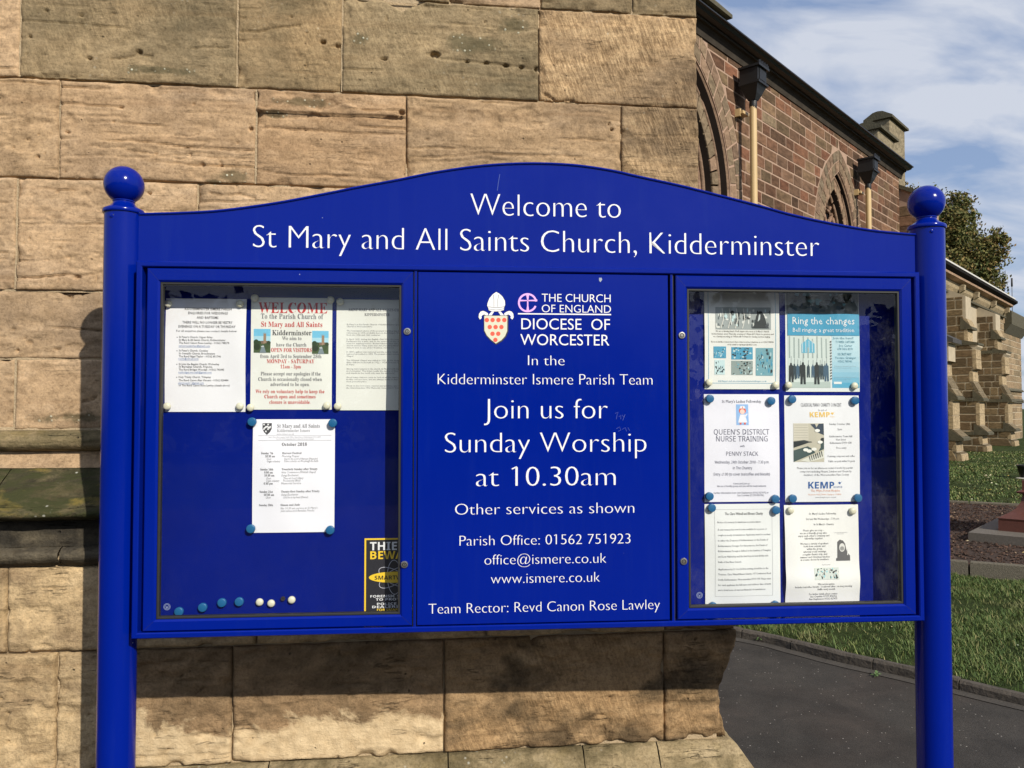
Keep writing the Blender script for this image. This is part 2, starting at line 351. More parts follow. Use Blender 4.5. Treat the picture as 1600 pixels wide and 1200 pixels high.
M['steel'] = plain('worn steel', (.55, .53, .48), .35, metal=1, noise=.2, nscale=60)
M['keyhole'] = plain('dark keyway', (.01, .01, .01), .6)
def glass(name, grime):
    m = bpy.data.materials.new(name); m.use_nodes = True; nt = m.node_tree; nt.nodes.clear()
    tr = N(nt, 'ShaderNodeBsdfTransparent'); tr.inputs[0].default_value = (.97, .98, .98, 1)
    gl = N(nt, 'ShaderNodeBsdfGlossy'); gl.inputs['Roughness'].default_value = .01
    lw = N(nt, 'ShaderNodeLayerWeight'); lw.inputs[0].default_value = .5
    fr_ = mth(nt, 'ADD', mth(nt, 'MULTIPLY', mth(nt, 'POWER', lw.outputs['Facing'], 5), .94), .045)
    mx = N(nt, 'ShaderNodeMixShader'); nt.links.new(fr_, mx.inputs[0]); nt.links.new(tr.outputs[0], mx.inputs[1]); nt.links.new(gl.outputs[0], mx.inputs[2])
    df = N(nt, 'ShaderNodeBsdfDiffuse'); df.inputs[0].default_value = (.5, .52, .5, 1)
    mx2 = N(nt, 'ShaderNodeMixShader'); nt.links.new(mx.outputs[0], mx2.inputs[1]); nt.links.new(df.outputs[0], mx2.inputs[2])
    g = N(nt, 'ShaderNodeTexCoord').outputs['Object']
    n = noise(nt, g, 11, 10, .85, .25, (1, 1, .5))
    nt.links.new(mth(nt, 'MULTIPLY', ramp(nt, n, [(.48, (0, 0, 0)), (.75, (1, 1, 1))]), grime), mx2.inputs[0])
    o = N(nt, 'ShaderNodeOutputMaterial'); nt.links.new(mx2.outputs[0], o.inputs[0]); return m
M['glass'] = glass('clear pane', .008); M['glass_dirty'] = glass('smeared pane', .06)
INK = {}
def ink(col, nm=None):
    k = tuple(round(c, 4) for c in col)
    if k not in INK: INK[k] = plain('ink' if nm is None else nm, col, .6)
    return INK[k]
def srgb(r, g, b):
    f = lambda c: (c/255/12.92) if c/255 <= .04045 else ((c/255+.055)/1.055)**2.4
    return (f(r), f(g), f(b))

# ================================================================== GROUND
FA = Frame((3.36, 11, 0), 48.3)            # aisle wall direction
ug, vg = FA.u, FA.v
m, nt, p = mat('meadow soil'); g = N(nt, 'ShaderNodeNewGeometry').outputs['Position']
c = ramp(nt, noise(nt, g, 1.3, 8, .65), [(.3, (.022, .034, .010)), (.55, (.038, .055, .016)), (.75, (.075, .072, .030))])
c = mixrgb(nt, .5, c, ramp(nt, noise(nt, g, 45, 4, .7), [(.3, (.4, .4, .4)), (.7, (1.5, 1.5, 1.5))]), 'MULTIPLY')
nt.links.new(c, p.inputs['Base Color']); p.inputs['Roughness'].default_value = 1; p.inputs['Specular IOR Level'].default_value = .1
b = N(nt, 'ShaderNodeBump'); b.inputs['Strength'].default_value = .8; b.inputs['Distance'].default_value = .04
nt.links.new(noise(nt, g, 40, 6, .7), b.inputs['Height']); nt.links.new(b.outputs[0], p.inputs['Normal']); M['turf'] = m
mb = MB(); R_ = 900
mb.add([(-R_, -R_, -.01), (R_, -R_, -.01), (R_, R_, -.01), (-R_, R_, -.01)], [(0, 1, 2, 3)])
tag(mb.build('ground', M['turf']), kind='structure')
# asphalt path
m, nt, p = mat('worn asphalt'); g = N(nt, 'ShaderNodeNewGeometry').outputs['Position']; M['asphalt'] = m
c = ramp(nt, noise(nt, g, 2.2, 7, .6), [(.3, (.032, .029, .0255)), (.7, (.050, .0455, .040))])
c = mixrgb(nt, .7, c, ramp(nt, noise(nt, g, 160, 3, .8), [(.3, (.35, .35, .35)), (.7, (1.7, 1.65, 1.6))]), 'MULTIPLY')
c = mixrgb(nt, ramp(nt, noise(nt, g, 1.0, 3, .5), [(.5, (0, 0, 0)), (.7, (.35, .35, .35))]), c, (.06, .038, .028))
c = mixrgb(nt, .8, c, ramp(nt, noise(nt, g, 3.1, 8, .7, .4), [(.32, (.62, .62, .62)), (.5, (1, 1, 1)), (.7, (1.35, 1.32, 1.28))]), 'MULTIPLY')
vo = N(nt, 'ShaderNodeTexVoronoi'); vo.inputs['Scale'].default_value = 55; nt.links.new(g, vo.inputs['Vector'])
sp = ramp(nt, vo.outputs['Distance'], [(.14, (1, 1, 1)), (.22, (0, 0, 0))])
wc = N(nt, 'ShaderNodeSeparateColor'); nt.links.new(vo.outputs['Color'], wc.inputs[0])
sp = mth(nt, 'MULTIPLY', sp, ramp(nt, wc.outputs[0], [(.93, (0, 0, 0)), (.96, (1, 1, 1))]))
c = mixrgb(nt, sp, c, (.36, .33, .29))
nt.links.new(c, p.inputs['Base Color']); p.inputs['Roughness'].default_value = .85; p.inputs['Specular IOR Level'].default_value = .25
b = N(nt, 'ShaderNodeBump'); b.inputs['Strength'].default_value = .7; b.inputs['Distance'].default_value = .006
nt.links.new(noise(nt, g, 190, 3, .7), b.inputs['Height']); nt.links.new(b.outputs[0], p.inputs['Normal'])
kerb_px = [(1151, 997), (1243, 1018), (1308, 1035), (1427, 1062), (1600, 1104)]
kc = [ground(*q) for q in kerb_px]
kc = [Vector((-1.0, 7.3, 0)), Vector((.3, 6.45, 0))] + kc
d_ = (kc[-1]-kc[-2]).normalized()
kc += [kc[-1]+d_*.9+Vector((.05, .03, 0)), kc[-1]+d_*2.2+Vector((.35, .2, 0)), kc[-1]+d_*4.5+Vector((1.0, .6, 0)), kc[-1]+d_*9+Vector((3, 2, 0))]
def catmull(P, n=10):
    out = []
    for i in range(len(P)-1):
        a = P[max(i-1, 0)]; b_ = P[i]; c_ = P[i+1]; d = P[min(i+2, len(P)-1)]
        for k in range(n):
            t = k/n
            out.append(.5*((2*b_)+(c_-a)*t+(2*a-5*b_+4*c_-d)*t*t+(3*b_-a-3*c_+d)*t**3))
    out.append(P[-1]); return out
kcurve = catmull(kc, 12)
def arclen(pts, step):
    out = [pts[0]]; acc = 0; need = step
    for a, b_ in zip(pts, pts[1:]):
        L = (b_-a).length
        while acc+L >= need:
            out.append(a+(b_-a)*((need-acc)/L)); need += step
        acc += L
    return out
mb = MB(); pts = [(q.x, q.y, .002) for q in kcurve] + [(14, -9, .002), (-14, -9, .002), (-14, 8, .002)]
mb.add(pts, [list(range(len(pts)))[::-1]])
tag(mb.build('path', M['asphalt']), kind='structure')
# kerb stones
M['kerb'] = plain('sooty kerb concrete', (.075, .062, .048), .9, noise=.6, nscale=9, bump=.9, bscale=45)
kerb = empty('path_kerb', Matrix.Translation(kc[2]), 'low dark kerb of short stones curving between the asphalt path and the grass', 'kerb')
kp = arclen(kcurve, .03)
i = 0; random.seed(3)
while i < len(kp)-20:
    n = random.choice([12, 14, 15, 16, 18]); seg = kp[i:i+n+1]; i += n
    if len(seg) < 6: break
    mb = MB(); h = .062+random.uniform(-.006, .006)
    A = seg[0]+(seg[1]-seg[0])*.12; B = seg[-1]-(seg[-1]-seg[-2])*.12
    nn = 7; rows = []
    for k in range(nn):
        q = A.lerp(B, k/(nn-1)); q2 = seg[min(int(k/(nn-1)*(len(seg)-1)), len(seg)-1)]
        q = q.lerp(q2, .8) if 0 < k < nn-1 else q
        t = (B-A).normalized(); nr = Vector((-t.y, t.x, 0)); nr = nr if nr.y > 0 else -nr
        j = lambda s: random.uniform(-s, s)
        rows.append([q+Vector((0, 0, -.05)), q+nr*j(.002)+Vector((0, 0, h-.014+j(.003))), q+nr*(.012+j(.003))+Vector((0, 0, h+j(.002))), q+nr*(.05+j(.003))+Vector((0, 0, h+j(.002))), q+nr*.055+Vector((0, 0, -.05))])
    V_ = [v_ for r in rows for v_ in r]; fs = [list(range(5)), [5*(nn-1)+z_ for z_ in range(4, -1, -1)]]
    for k in range(nn-1):
        for z_ in range(4): fs.append((k*5+z_, k*5+z_+1, (k+1)*5+z_+1, (k+1)*5+z_))
    mb.add([v_-kc[2] for v_ in V_], fs); mb.build('kerb_stone', M['kerb'], kerb)
# thin dished channel line of worn concrete against kerb
M['channel'] = plain('worn channel concrete', (.055, .047, .038), .9, noise=.5, nscale=14, bump=.6, bscale=80)
mb = MB(); nrm = []
for a, b_ in zip(kcurve, kcurve[1:]):
    t = (b_-a).normalized(); nr = Vector((t.y, -t.x, 0)); nr = nr if nr.y < 0 else -nr
    nrm.append((a+nr*.004, a+nr*.085))
V_ = [(q.x, q.y, .006) for pr in nrm for q in pr]
mb.add(V_, [(2*k, 2*k+1, 2*k+3, 2*k+2) for k in range(len(nrm)-1)])
tag(mb.build('gutter_channel', M['channel']), kind='structure')
# lawn sheet behind kerb
LZ = .045
mb = MB(); back = []
for a, b_ in zip(kcurve, kcurve[1:]):
    t = (b_-a).normalized(); nr = Vector((-t.y, t.x, 0)); nr = nr if nr.y > 0 else -nr
    back.append(a+nr*.05)
pts = [(q.x, q.y, LZ) for q in back] + [(60, 20, LZ), (60, 70, LZ), (-5, 70, LZ), (-5, 9, LZ)]
mb.add(pts, [list(range(len(pts)))])
tag(mb.build('lawn', M['turf']), kind='structure')

# ------------------------------------------------------------------ planting bed with concrete edging
e0 = ground(1484, 906); e1 = ground(1600, 916); de = (e1-e0).normalized(); ne = Vector((-de.y, de.x, 0)); ne = ne if ne.y > 0 else -ne
f0 = ground(1482, 787, .12); f1 = ground(1582, 792, .12); df_ = (f1-f0).normalized()
M['edging'] = plain('pebbled concrete edging', (.13, .115, .085), .95, noise=.5, nscale=60, bump=1.0, bscale=120)
M['mulch'] = plain('dark bark mulch', (.040, .022, .014), 1, noise=.6, nscale=30, bump=1.0, bscale=60)
BZ = .13
mb = MB()
b0 = e0-de*2.6+ne*.05; b1 = e1+de*4+ne*.05; t0 = f0-df_*3.5; t1 = f1+df_*8
mb.add([(b0.x, b0.y, BZ), (b1.x, b1.y, BZ), (t1.x, t1.y, BZ), (t0.x, t0.y, BZ)], [(0, 1, 2, 3)])
tag(mb.build('planting_bed', M['mulch']), kind='structure')
edge = empty('bed_edging', Matrix.Translation(e0), 'pebbled concrete edging along the near side of the dark planting bed', 'edging')
def edging_piece(a, b_, w, z0, z1, parent, org):
    t = (b_-a).normalized(); nr = Vector((-t.y, t.x, 0)); nr = nr if nr.y > 0 else -nr
    P = [a, b_, b_+nr*w, a+nr*w]; mb = MB(); bev = .012
    lo = [Vector((q.x, q.y, z0))-org for q in P]; hi = [Vector((q.x, q.y, z1-bev))-org for q in P]
    c_ = sum((q for q in P), Vector())/4
    tp = [Vector((q.x+(c_.x-q.x)*.02, q.y, z1))-org+nr*(bev if k < 2 else -bev) for k, q in enumerate(P)]
    mb.add(lo+hi+tp, [(0, 1, 5, 4), (1, 2, 6, 5), (2, 3, 7, 6), (3, 0, 4, 7), (4, 5, 9, 8), (5, 6, 10, 9), (6, 7, 11, 10), (7, 4, 8, 11), (8, 9, 10, 11)])
    return mb.build('edging_slab', M['edging'], parent)
L = -2.6
while L < 4.2:
    edging_piece(e0+de*(L+.006), e0+de*(L+.91), .06, -.02, .185, edge, e0); L += .92
edge2 = empty('bed_edging', Matrix.Translation(f0), 'thin concrete edging along the far side of the bed against the lawn', 'edging')
L = -3.4
while L < 8:
    edging_piece(f0+df_*(L+.006), f0+df_*(L+.91), .06, -.02, .17, edge2, f0); L += .92

# ------------------------------------------------------------------ granite monument
s0 = ground(1513, 846, BZ)
FM = Frame((s0.x, s0.y, 0), math.degrees(FA.a))  # local x away along church, -y to the right-front
bl = ground(1560, 829, BZ+.10)-Vector((s0.x, s0.y, 0)); MCX = bl.dot(FM.u)+.66; MCY = bl.dot(FM.v)-.66
mon = empty('granite_monument', FM.M(), 'stepped red granite grave monument on a grey slab in the dark planting bed', 'monument')
M['granite'] = plain('red granite', (.105, .036, .024), .45, noise=.35, nscale=45, bump=.25, bscale=90)
M['slab'] = plain('grey granite slab', (.13, .115, .095), .75, noise=.5, nscale=50, bump=.3, bscale=150)
mb = MB(); mb.box(0, 2.0, -2.0, 0, BZ-.05, BZ+.10); mb.build('slab', M['slab'], mon)
mb = MB()
def frustum(mb, a, b_, z0, z1, cx=None, cy=None):
    cx, cy = MCX, MCY
    mb.add([(cx-a, cy-a, z0), (cx+a, cy-a, z0), (cx+a, cy+a, z0), (cx-a, cy+a, z0), (cx-b_, cy-b_, z1), (cx+b_, cy-b_, z1), (cx+b_, cy+b_, z1), (cx-b_, cy+b_, z1)],
           [(0, 3, 2, 1), (4, 5, 6, 7), (0, 1, 5, 4), (1, 2, 6, 5), (2, 3, 7, 6), (3, 0, 4, 7)])
z = BZ+.10
frustum(mb, .66, .66, z, z+.115); mb.build('base_block', M['granite'], mon)
mb = MB()
frustum(mb, .655, .665, z+.116, z+.14); frustum(mb, .665, .60, z+.14, z+.18)
a_ = .60; zz_ = z+.18
for k, (a2, z2) in enumerate(((.555, .205), (.51, .25), (.475, .31), (.46, .37), (.455, .41))):
    frustum(mb, a_, a2, zz_, z+z2); a_ = a2; zz_ = z+z2
mb.build('moulded_plinth', M['granite'], mon)
mb = MB(); frustum(mb, .50, .51, z+.411, z+.43); frustum(mb, .51, .47, z+.43, z+.45); frustum(mb, .46, .46, z+.45, z+.56)
mb.build('upper_block', M['granite'], mon)
# black flower vase on the far lawn at the frame edge
q = ground(1600, 747, LZ)
vz = empty('flower_vase', Matrix.Translation((q.x, q.y, LZ)), 'small black flower vase on the lawn at the far right edge', 'vase')
mb = MB(); mb.lathe([(.0, 0), (.10, 0), (.085, .03), (.11, .14), (.13, .25), (.15, .27), (.15, .29), (.12, .29), (.11, .2), (0, .2)], 20)
mb.build('vase_body', plain('black vase', (.012, .012, .012), .3), vz)
mb = MB(); mb.lathe([(.0, -.02), (.16, -.02), (.16, .0), (.10, .012), (0, .012)], 20); mb.build('vase_foot', M['lead'], vz)

# ================================================================== STONE BUTTRESS (near wall)
FWL = Frame((0, 2.655, 0), 6.7)
W = FWL.loc
but = empty('stone_buttress', FWL.M(), 'huge buff sandstone buttress of coursed blocks rising behind the blue notice board', 'buttress')
def zc(*pts, y=0): return sum(W(px, py, y)[1] for px, py in pts)/len(pts)
XC = W(1090, 110)[0]            # right arris of the wall
XF = W(24, 300)[0]              # fold near the left edge
zL0 = zc((840, 12), (1090, 22), (590, 2)); zL1 = zc((31, 120), (367, 135), (534, 145), (841, 159), (1090, 168))
zL2 = zc((0, 273), (91, 279), (308, 288), (399, 290), (560, 292)); zL3 = zc((24, 453), (160, 456))
zL4 = zc((0, 560), (115, 561)); zL5 = zc((0, 672), (160, 672))
def fold(X): return np.where(X < XF, (XF-X)*.10, 0.0)
HOLES = [(600, 91, 6, 3, .016), (680, 84, 9, 5, .022), (952, 193, 2.5, 2.5, .012), (956, 202, 3, 3, .014), (668, 218, 4, 2, .008), (679, 136, 3, 2, .006), (217, 81, 5, 4, .016), (140, 91, 4.5, 3, .014), (126, 23, 3, 2, .010), (47, 57, 3, 2, .012), (73, 17, 3, 2, .010), (505, 65, 5, 3.5, .018), (528, 70, 5, 3, .014),
    (105, 206, 4, 2.5, .013), (189, 168, 4, 2, .010), (303, 162, 2, 2, .010), (259, 144, 2.5, 1.5, .008), (59, 245, 3, 2.5, .012), (392, 202, 4, 4, .014), (400, 150, 4, 7, .020), (90, 300, 3, 2, .010), (234, 302, 3.5, 2.5, .014), (25, 346, 3, 6, .014), (23, 408, 2.5, 4, .010), (120, 434, 6, 3, .014), (106, 464, 6, 3, .014), (46, 535, 5, 4, .008), (26, 548, 3, 3, .012), (89, 545, 5, 2, .012),
    (628, 178, 5, 4, .018), (704, 265, 2, 2, .008), (730, 95, 4, 2.5, .014), (760, 97, 4, 2.5, .013), (790, 101, 5, 3, .015), (815, 104, 4, 3, .013), (838, 107, 4, 4, .015), (870, 60, 2, 2, .006), (60, 210, 2, 1.5, .008), (20, 230, 2, 1.5, .008), (177, 190, 2, 1.5, .007), (345, 120, 2.5, 2, .008), (455, 25, 3, 2, .008)]
CRACKS = [([(665, 82), (690, 92), (730, 95), (770, 99), (810, 104), (845, 110)], 1.6, .008), ([(173, 93), (195, 91), (215, 86), (240, 88)], 1.6, .008), ([(297, 75), (330, 75), (357, 74)], 1.5, .007), ([(374, 48), (405, 47), (437, 42), (470, 40)], 1.8, .010), ([(140, 228), (170, 232), (196, 231)], 1.3, .006), ([(196, 235), (220, 238), (245, 241)], 1.5, .007), ([(273, 212), (290, 214), (311, 210)], 1.4, .006), ([(343, 234), (370, 237), (396, 236)], 1.5, .007),
    ([(92, 245), (150, 243), (215, 247), (280, 243), (398, 249)], 1.2, .005), ([(850, 146), (862, 153), (870, 160), (885, 157), (900, 158), (905, 163)], 2.2, .012), ([(410, 200), (450, 201), (500, 205), (560, 209), (634, 211)], 1.8, .009), ([(405, 180), (450, 184), (520, 180), (630, 187)], 1.5, .006), ([(640, 246), (720, 243), (760, 239), (800, 242), (910, 245)], 1.6, .007), ([(650, 250), (700, 252), (760, 248)], 1.3, .006),
    ([(90, 150), (93, 162), (100, 172)], 1.2, .004), ([(30, 118), (60, 125), (92, 121)], 1.0, .004), ([(325, 300), (350, 306), (375, 303), (400, 310)], 1.8, .008), ([(0, 438), (30, 437), (70, 433), (160, 428)], 1.4, .006), ([(0, 405), (60, 409), (110, 403)], 1.2, .005), ([(130, 628), (145, 626), (152, 619)], 2.0, .010), ([(92, 640), (100, 650), (130, 642)], 1.4, .006)]
_px = 2.62/F
HOLES = [(*W(a, b), rx*_px, ry*_px, d) for a, b, rx, ry, d in HOLES]
CRACKS = [([W(a, b) for a, b in P], w*_px, d) for P, w, d in CRACKS]
def rock(name, x0, x1, z0, z1, matl, seed, yf=0.0, ero=1.0, layer=.5, chips=1.0, step=.006, side=0.0, col=(1, 1, 1, 1), y_in=.09, gap=.0022, extra=None, mitre=None):
    """a weathered ashlar block: one closed grid with rounded chipped arrises and bedding relief"""
    x0 += gap; x1 -= gap if not side else 0; z0 += gap; z1 -= gap
    nx = max(8, int((x1-x0)/step)); nz = max(8, int((z1-z0)/step))
    xs = np.linspace(x0, x1, nx); zs = np.linspace(z0, z1, nz)
    # finer near borders
    X, Z = np.meshgrid(xs, zs)
    dxl = X-x0; dxr = x1-X; dzb = Z-z0; dzt = z1-Z
    wob = .0022*chips
    d = np.minimum(np.minimum(dxl, dxr if not side else dxr+.0), np.minimum(dzb, dzt))
    S = seed*13.7
    Y = np.zeros_like(X)
    Y += .0030*ero*(fbm(X*5+S, Z*6, seed, 4)-.5)*2
    Y += .0015*ero*layer*(fbm(X*9+S, Z*40+S, seed+5, 4, .6)-.5)*2
    Y += .0016*ero*(fbm(X*30+S, Z*34, seed+6, 4, .6)-.5)*2
    # horizontal splits along the bedding
    sp_ = fbm(X*4.0+S, Z*2.0, seed+9, 3)*.035
    ph = (Z+sp_)/.055+seed*.37
    crack = np.clip(1-np.abs((ph % 1)-.5)*17, 0, 1)*np.clip((vn(X*6+S, np.floor(ph)*7.3, seed+3)-.60)*6, 0, 1)
    Y += crack*.0095*ero*layer
    ph2 = (Z+fbm(X*9+S, Z*5, seed+41, 3)*.02)/.019
    zone = np.clip((fbm(X*5+S, Z*8, seed+43, 3)-.50)*7, 0, 1)
    Y += np.clip(1-np.abs((ph2 % 1)-.5)*4.5, 0, 1)*np.clip((vn(X*12+S, np.floor(ph2)*5.1, seed+44)-.5)*5, 0, 1)*zone*.0034*ero*layer
    Y += np.clip((fbm(X*8+S, Z*14, seed+51, 4)-.60)*9, 0, 1)*.004*ero      # shallow flaked-off scars
    Y += .0011*(fbm(X*60, Z*70, seed+2, 3)-.5)*2*ero
    # rounded, chipped arrises
    er = .0026*(.3+1.5*vn(X*22+S, Z*22, seed+7))*chips
    Y += er*np.clip(1-d/.0065, 0, 1)**1.3*1.6
    cm = np.clip((fbm(X*13+S, Z*13, seed+21, 3)-.63)*7, 0, 1)*np.clip(1-d/.03, 0, 1)
    Y += cm*.014*chips
    # pits
    pit = np.clip((vn(X*55+S, Z*70, seed+31)-.93)*16, 0, 1)*(vn(X*9, Z*9, seed+4) > .55)
    Y += pit*.008*ero
    if abs(yf) < .02:
        for (hx, hz, rx, rz, dep) in HOLES:
            if x0-.02 < hx < x1+.02 and z0-.02 < hz < z1+.02:
                wx = (fbm(X*60+hx*9, Z*60, 5, 2)-.5)*.5
                Y += dep*np.clip(1.15-((X-hx)/rx)**2-((Z-hz)/rz)**2+wx, 0, 1)**.5*(np.abs(X-hx) < rx*1.6)*(np.abs(Z-hz) < rz*1.6)
        for (P, w, dep) in CRACKS:
            if P[-1][0] < x0 or P[0][0] > x1 or not (z0-.01 < P[len(P)//2][1] < z1+.01): continue
            zc_ = np.interp(X, [q[0] for q in P], [q[1] for q in P])+(fbm(X*45, X*0+P[0][1]*50, 3, 3)-.5)*.008
            m_ = np.clip(1-np.abs(Z-zc_)/(w*1.5), 0, 1)*(X > P[0][0])*(X < P[-1][0])*np.clip(.35+1.3*vn(X*28, X*0+P[0][1]*9, 8), 0, 1)
            Y += dep*m_
            # the bed above the split weathers back a little
            Y += .0022*np.clip(1-(Z-zc_)/.02, 0, 1)*(Z > zc_)*(X > P[0][0])*(X < P[-1][0])
    if extra is not None: Y += extra(X, Z)
    Yf = yf+Y+fold(X)
    Zo = Z.copy(); Xo = X.copy()
    bx = (d < 1e-9)
    Zo += np.where(dzb < 1e-9, np.abs(vn(X*18+S, Z*0+1, seed)-.4)*wob, 0); Zo -= np.where(dzt < 1e-9, np.abs(vn(X*18+S, Z*0+5, seed)-.4)*wob, 0)
    if side: Xo -= np.where(dxr < .03, (fbm(Z*9+S, Z*0+2, seed, 3)-.45)*.012*chips*np.clip(1-dxr/.03, 0, 1), 0)
    V = [np.stack([Xo, Yf, Zo], -1).reshape(-1, 3)]
    idx = np.arange(nx*nz).reshape(nz, nx)
    Q = [np.stack([idx[:-1, :-1], idx[:-1, 1:], idx[1:, 1:], idx[1:, :-1]], -1).reshape(-1, 4)]
    # rim going back
    rim = np.concatenate([idx[0, :], idx[1:, -1], idx[-1, -2::-1], idx[-2:0:-1, 0]])
    base = nx*nz; rv = V[0][rim].copy()
    if side:
        # deep return on the right
        rv2 = rv.copy(); isr = np.abs(rv[:, 0]-Xo.max()) < .03
        rv2[:, 1] = np.where(isr, yf+side, yf+y_in)
    else:
        rv2 = rv.copy(); rv2[:, 1] = yf+y_in+fold(rv[:, 0])
    V.append(rv2); n = len(rim); ar = np.arange(n); nxt = (ar+1) % n
    Q.append(np.stack([rim[nxt], rim[ar], base+ar, base+nxt], -1))
    me = np_mesh(name, np.concatenate(V), np.concatenate(Q))
    o = link(name, me, matl, but); o.color = col
    return o
rows = [
    (zL0, W(800, -95)[1], [-120, 250, 500, 703, 845, 989, 1090], ['sand', 'grey', 'grey', 'sand', 'grey', 'grey'], 0),
    (zL1, zL0, [-130, 31, 370, 534.5, 842, 1090], ['sand', 'grey', 'grey', 'grey', 'sand_tool'], 1),
    (zL2, zL1, [-130, 92, 400, 635, 971, 1090], ['sand', 'sand', 'sand', 'sand', 'sand_tool'], 2),
    (zL3, zL2, [-130, 25, 307, 560, 760, 980, 1090], ['sand']*5+['sand_tool'], 3),
    (zL4, zL3, [-130, 162, 420, 700, 950, 1090], ['sand']*5, 4),
    (zL5, zL4, [-130, 23, 330, 600, 900, 1090], ['sand']*5, 5)]
TINT = {(1, 1): (.95, .97, .98, 1), (1, 0): (1.08, 1.08, 1.08, 1), (2, 1): (1.02, 1, .98, 1), (2, 0): (1.06, 1.04, 1.0, 1), (1, 2): (1.15, 1.12, 1.08, 1), (2, 3): (.98, .96, .92, 1), (1, 3): (.95, .98, 1.0, 1), (2, 2): (1.0, .95, .9, 1)}
def notch(px, py, rx, rz, dep):
    cx, cz = W(px, py)
    return lambda X, Z: dep*np.clip(1-((X-cx)/rx)**2-((Z-cz)/rz)**2, 0, 1)**.6
EX = {(0, 2): notch(628, -8, .06, .045, .07), (1, 3): (lambda X, Z, c=W(628, 21), t=zL0: .075*np.clip(1-np.abs(X-c[0])/.068-(t-Z)/.040, 0, 1)**.5),
      (2, 2): (lambda X, Z, c=W(470, 178): .010*np.clip((Z-c[1])/.004, 0, 1)*(-1) + .012*np.clip((Z-c[1]-.022+.012*np.sin(X*37))/.006, 0, 1))}
random.seed(5)
sd = 1
for (z0, z1, xs, ms, r) in rows:
    zmid = (z0+z1)/2
    # px edges are read off at the middle height of the row
    def xl(px):
        py = 637-(zmid-CAM_H)*F/2.57
        return W(px, py)[0]
    for k in range(len(xs)-1):
        last = k == len(xs)-2
        x0 = xl(xs[k]); x1 = XC if last else xl(xs[k+1])
        rock('stone_block', x0, x1, z0, z1, M[ms[k]], sd, yf=random.uniform(-.004, .004), ero=1.25 if ms[k] != 'sand_tool' else .8,
             layer=1.15 if ms[k] == 'sand' else .6, chips=1.0, side=.7 if last else 0, col=TINT.get((r, k), (1, 1, 1, 1)), extra=EX.get((r, k)), step=.0042 if r < 5 else .006)
        sd += 1
for (z0, z1, xs, ms, r) in rows:      # pointing in the joints
    zmid = (z0+z1)/2; py_ = 637-(zmid-CAM_H)*F/2.57
    for k in range(1, len(xs)-1):
        x = W(xs[k], py_)[0]; f_ = float(fold(np.array(x))); mb = MB(); rec = .017 if xs[k] > 600 else random.choice([.003, .004, .009])
        mb.box(-.0034, .0034, rec+f_, .03+f_, z0+.004, z1-.004); mb.build('mortar_joint', M['mortar'], but, (x, 0, 0))
    mb = MB(); rec = .013 if r < 3 else .006
    mb.add([(W(-140, 600)[0], rec+(XF-W(-140, 600)[0])*.10, z0-.0034), (XF, rec, z0-.0034), (XC-.01, rec, z0-.0034), (XC-.01, rec, z0+.0034), (XF, rec, z0+.0034), (W(-140, 600)[0], rec+(XF-W(-140, 600)[0])*.10, z0+.0034)], [(0, 1, 4, 5), (1, 2, 3, 4)])
    if r < 5: mb.build('mortar_joint', M['mortar'], but)
zt = rows[0][1]
for r in range(4):
    xs = np.linspace(W(-130, 100)[0], XC, 6 + r % 2); 
    for k in range(len(xs)-1):
        rock('stone_block', xs[k], xs[k+1], zt, zt+.34, M['grey' if r % 2 else 'sand'], sd, ero=1, layer=1, side=.7 if k == len(xs)-2 else 0, step=.03); sd += 1
    zt += .34
WALL_TOP = zt
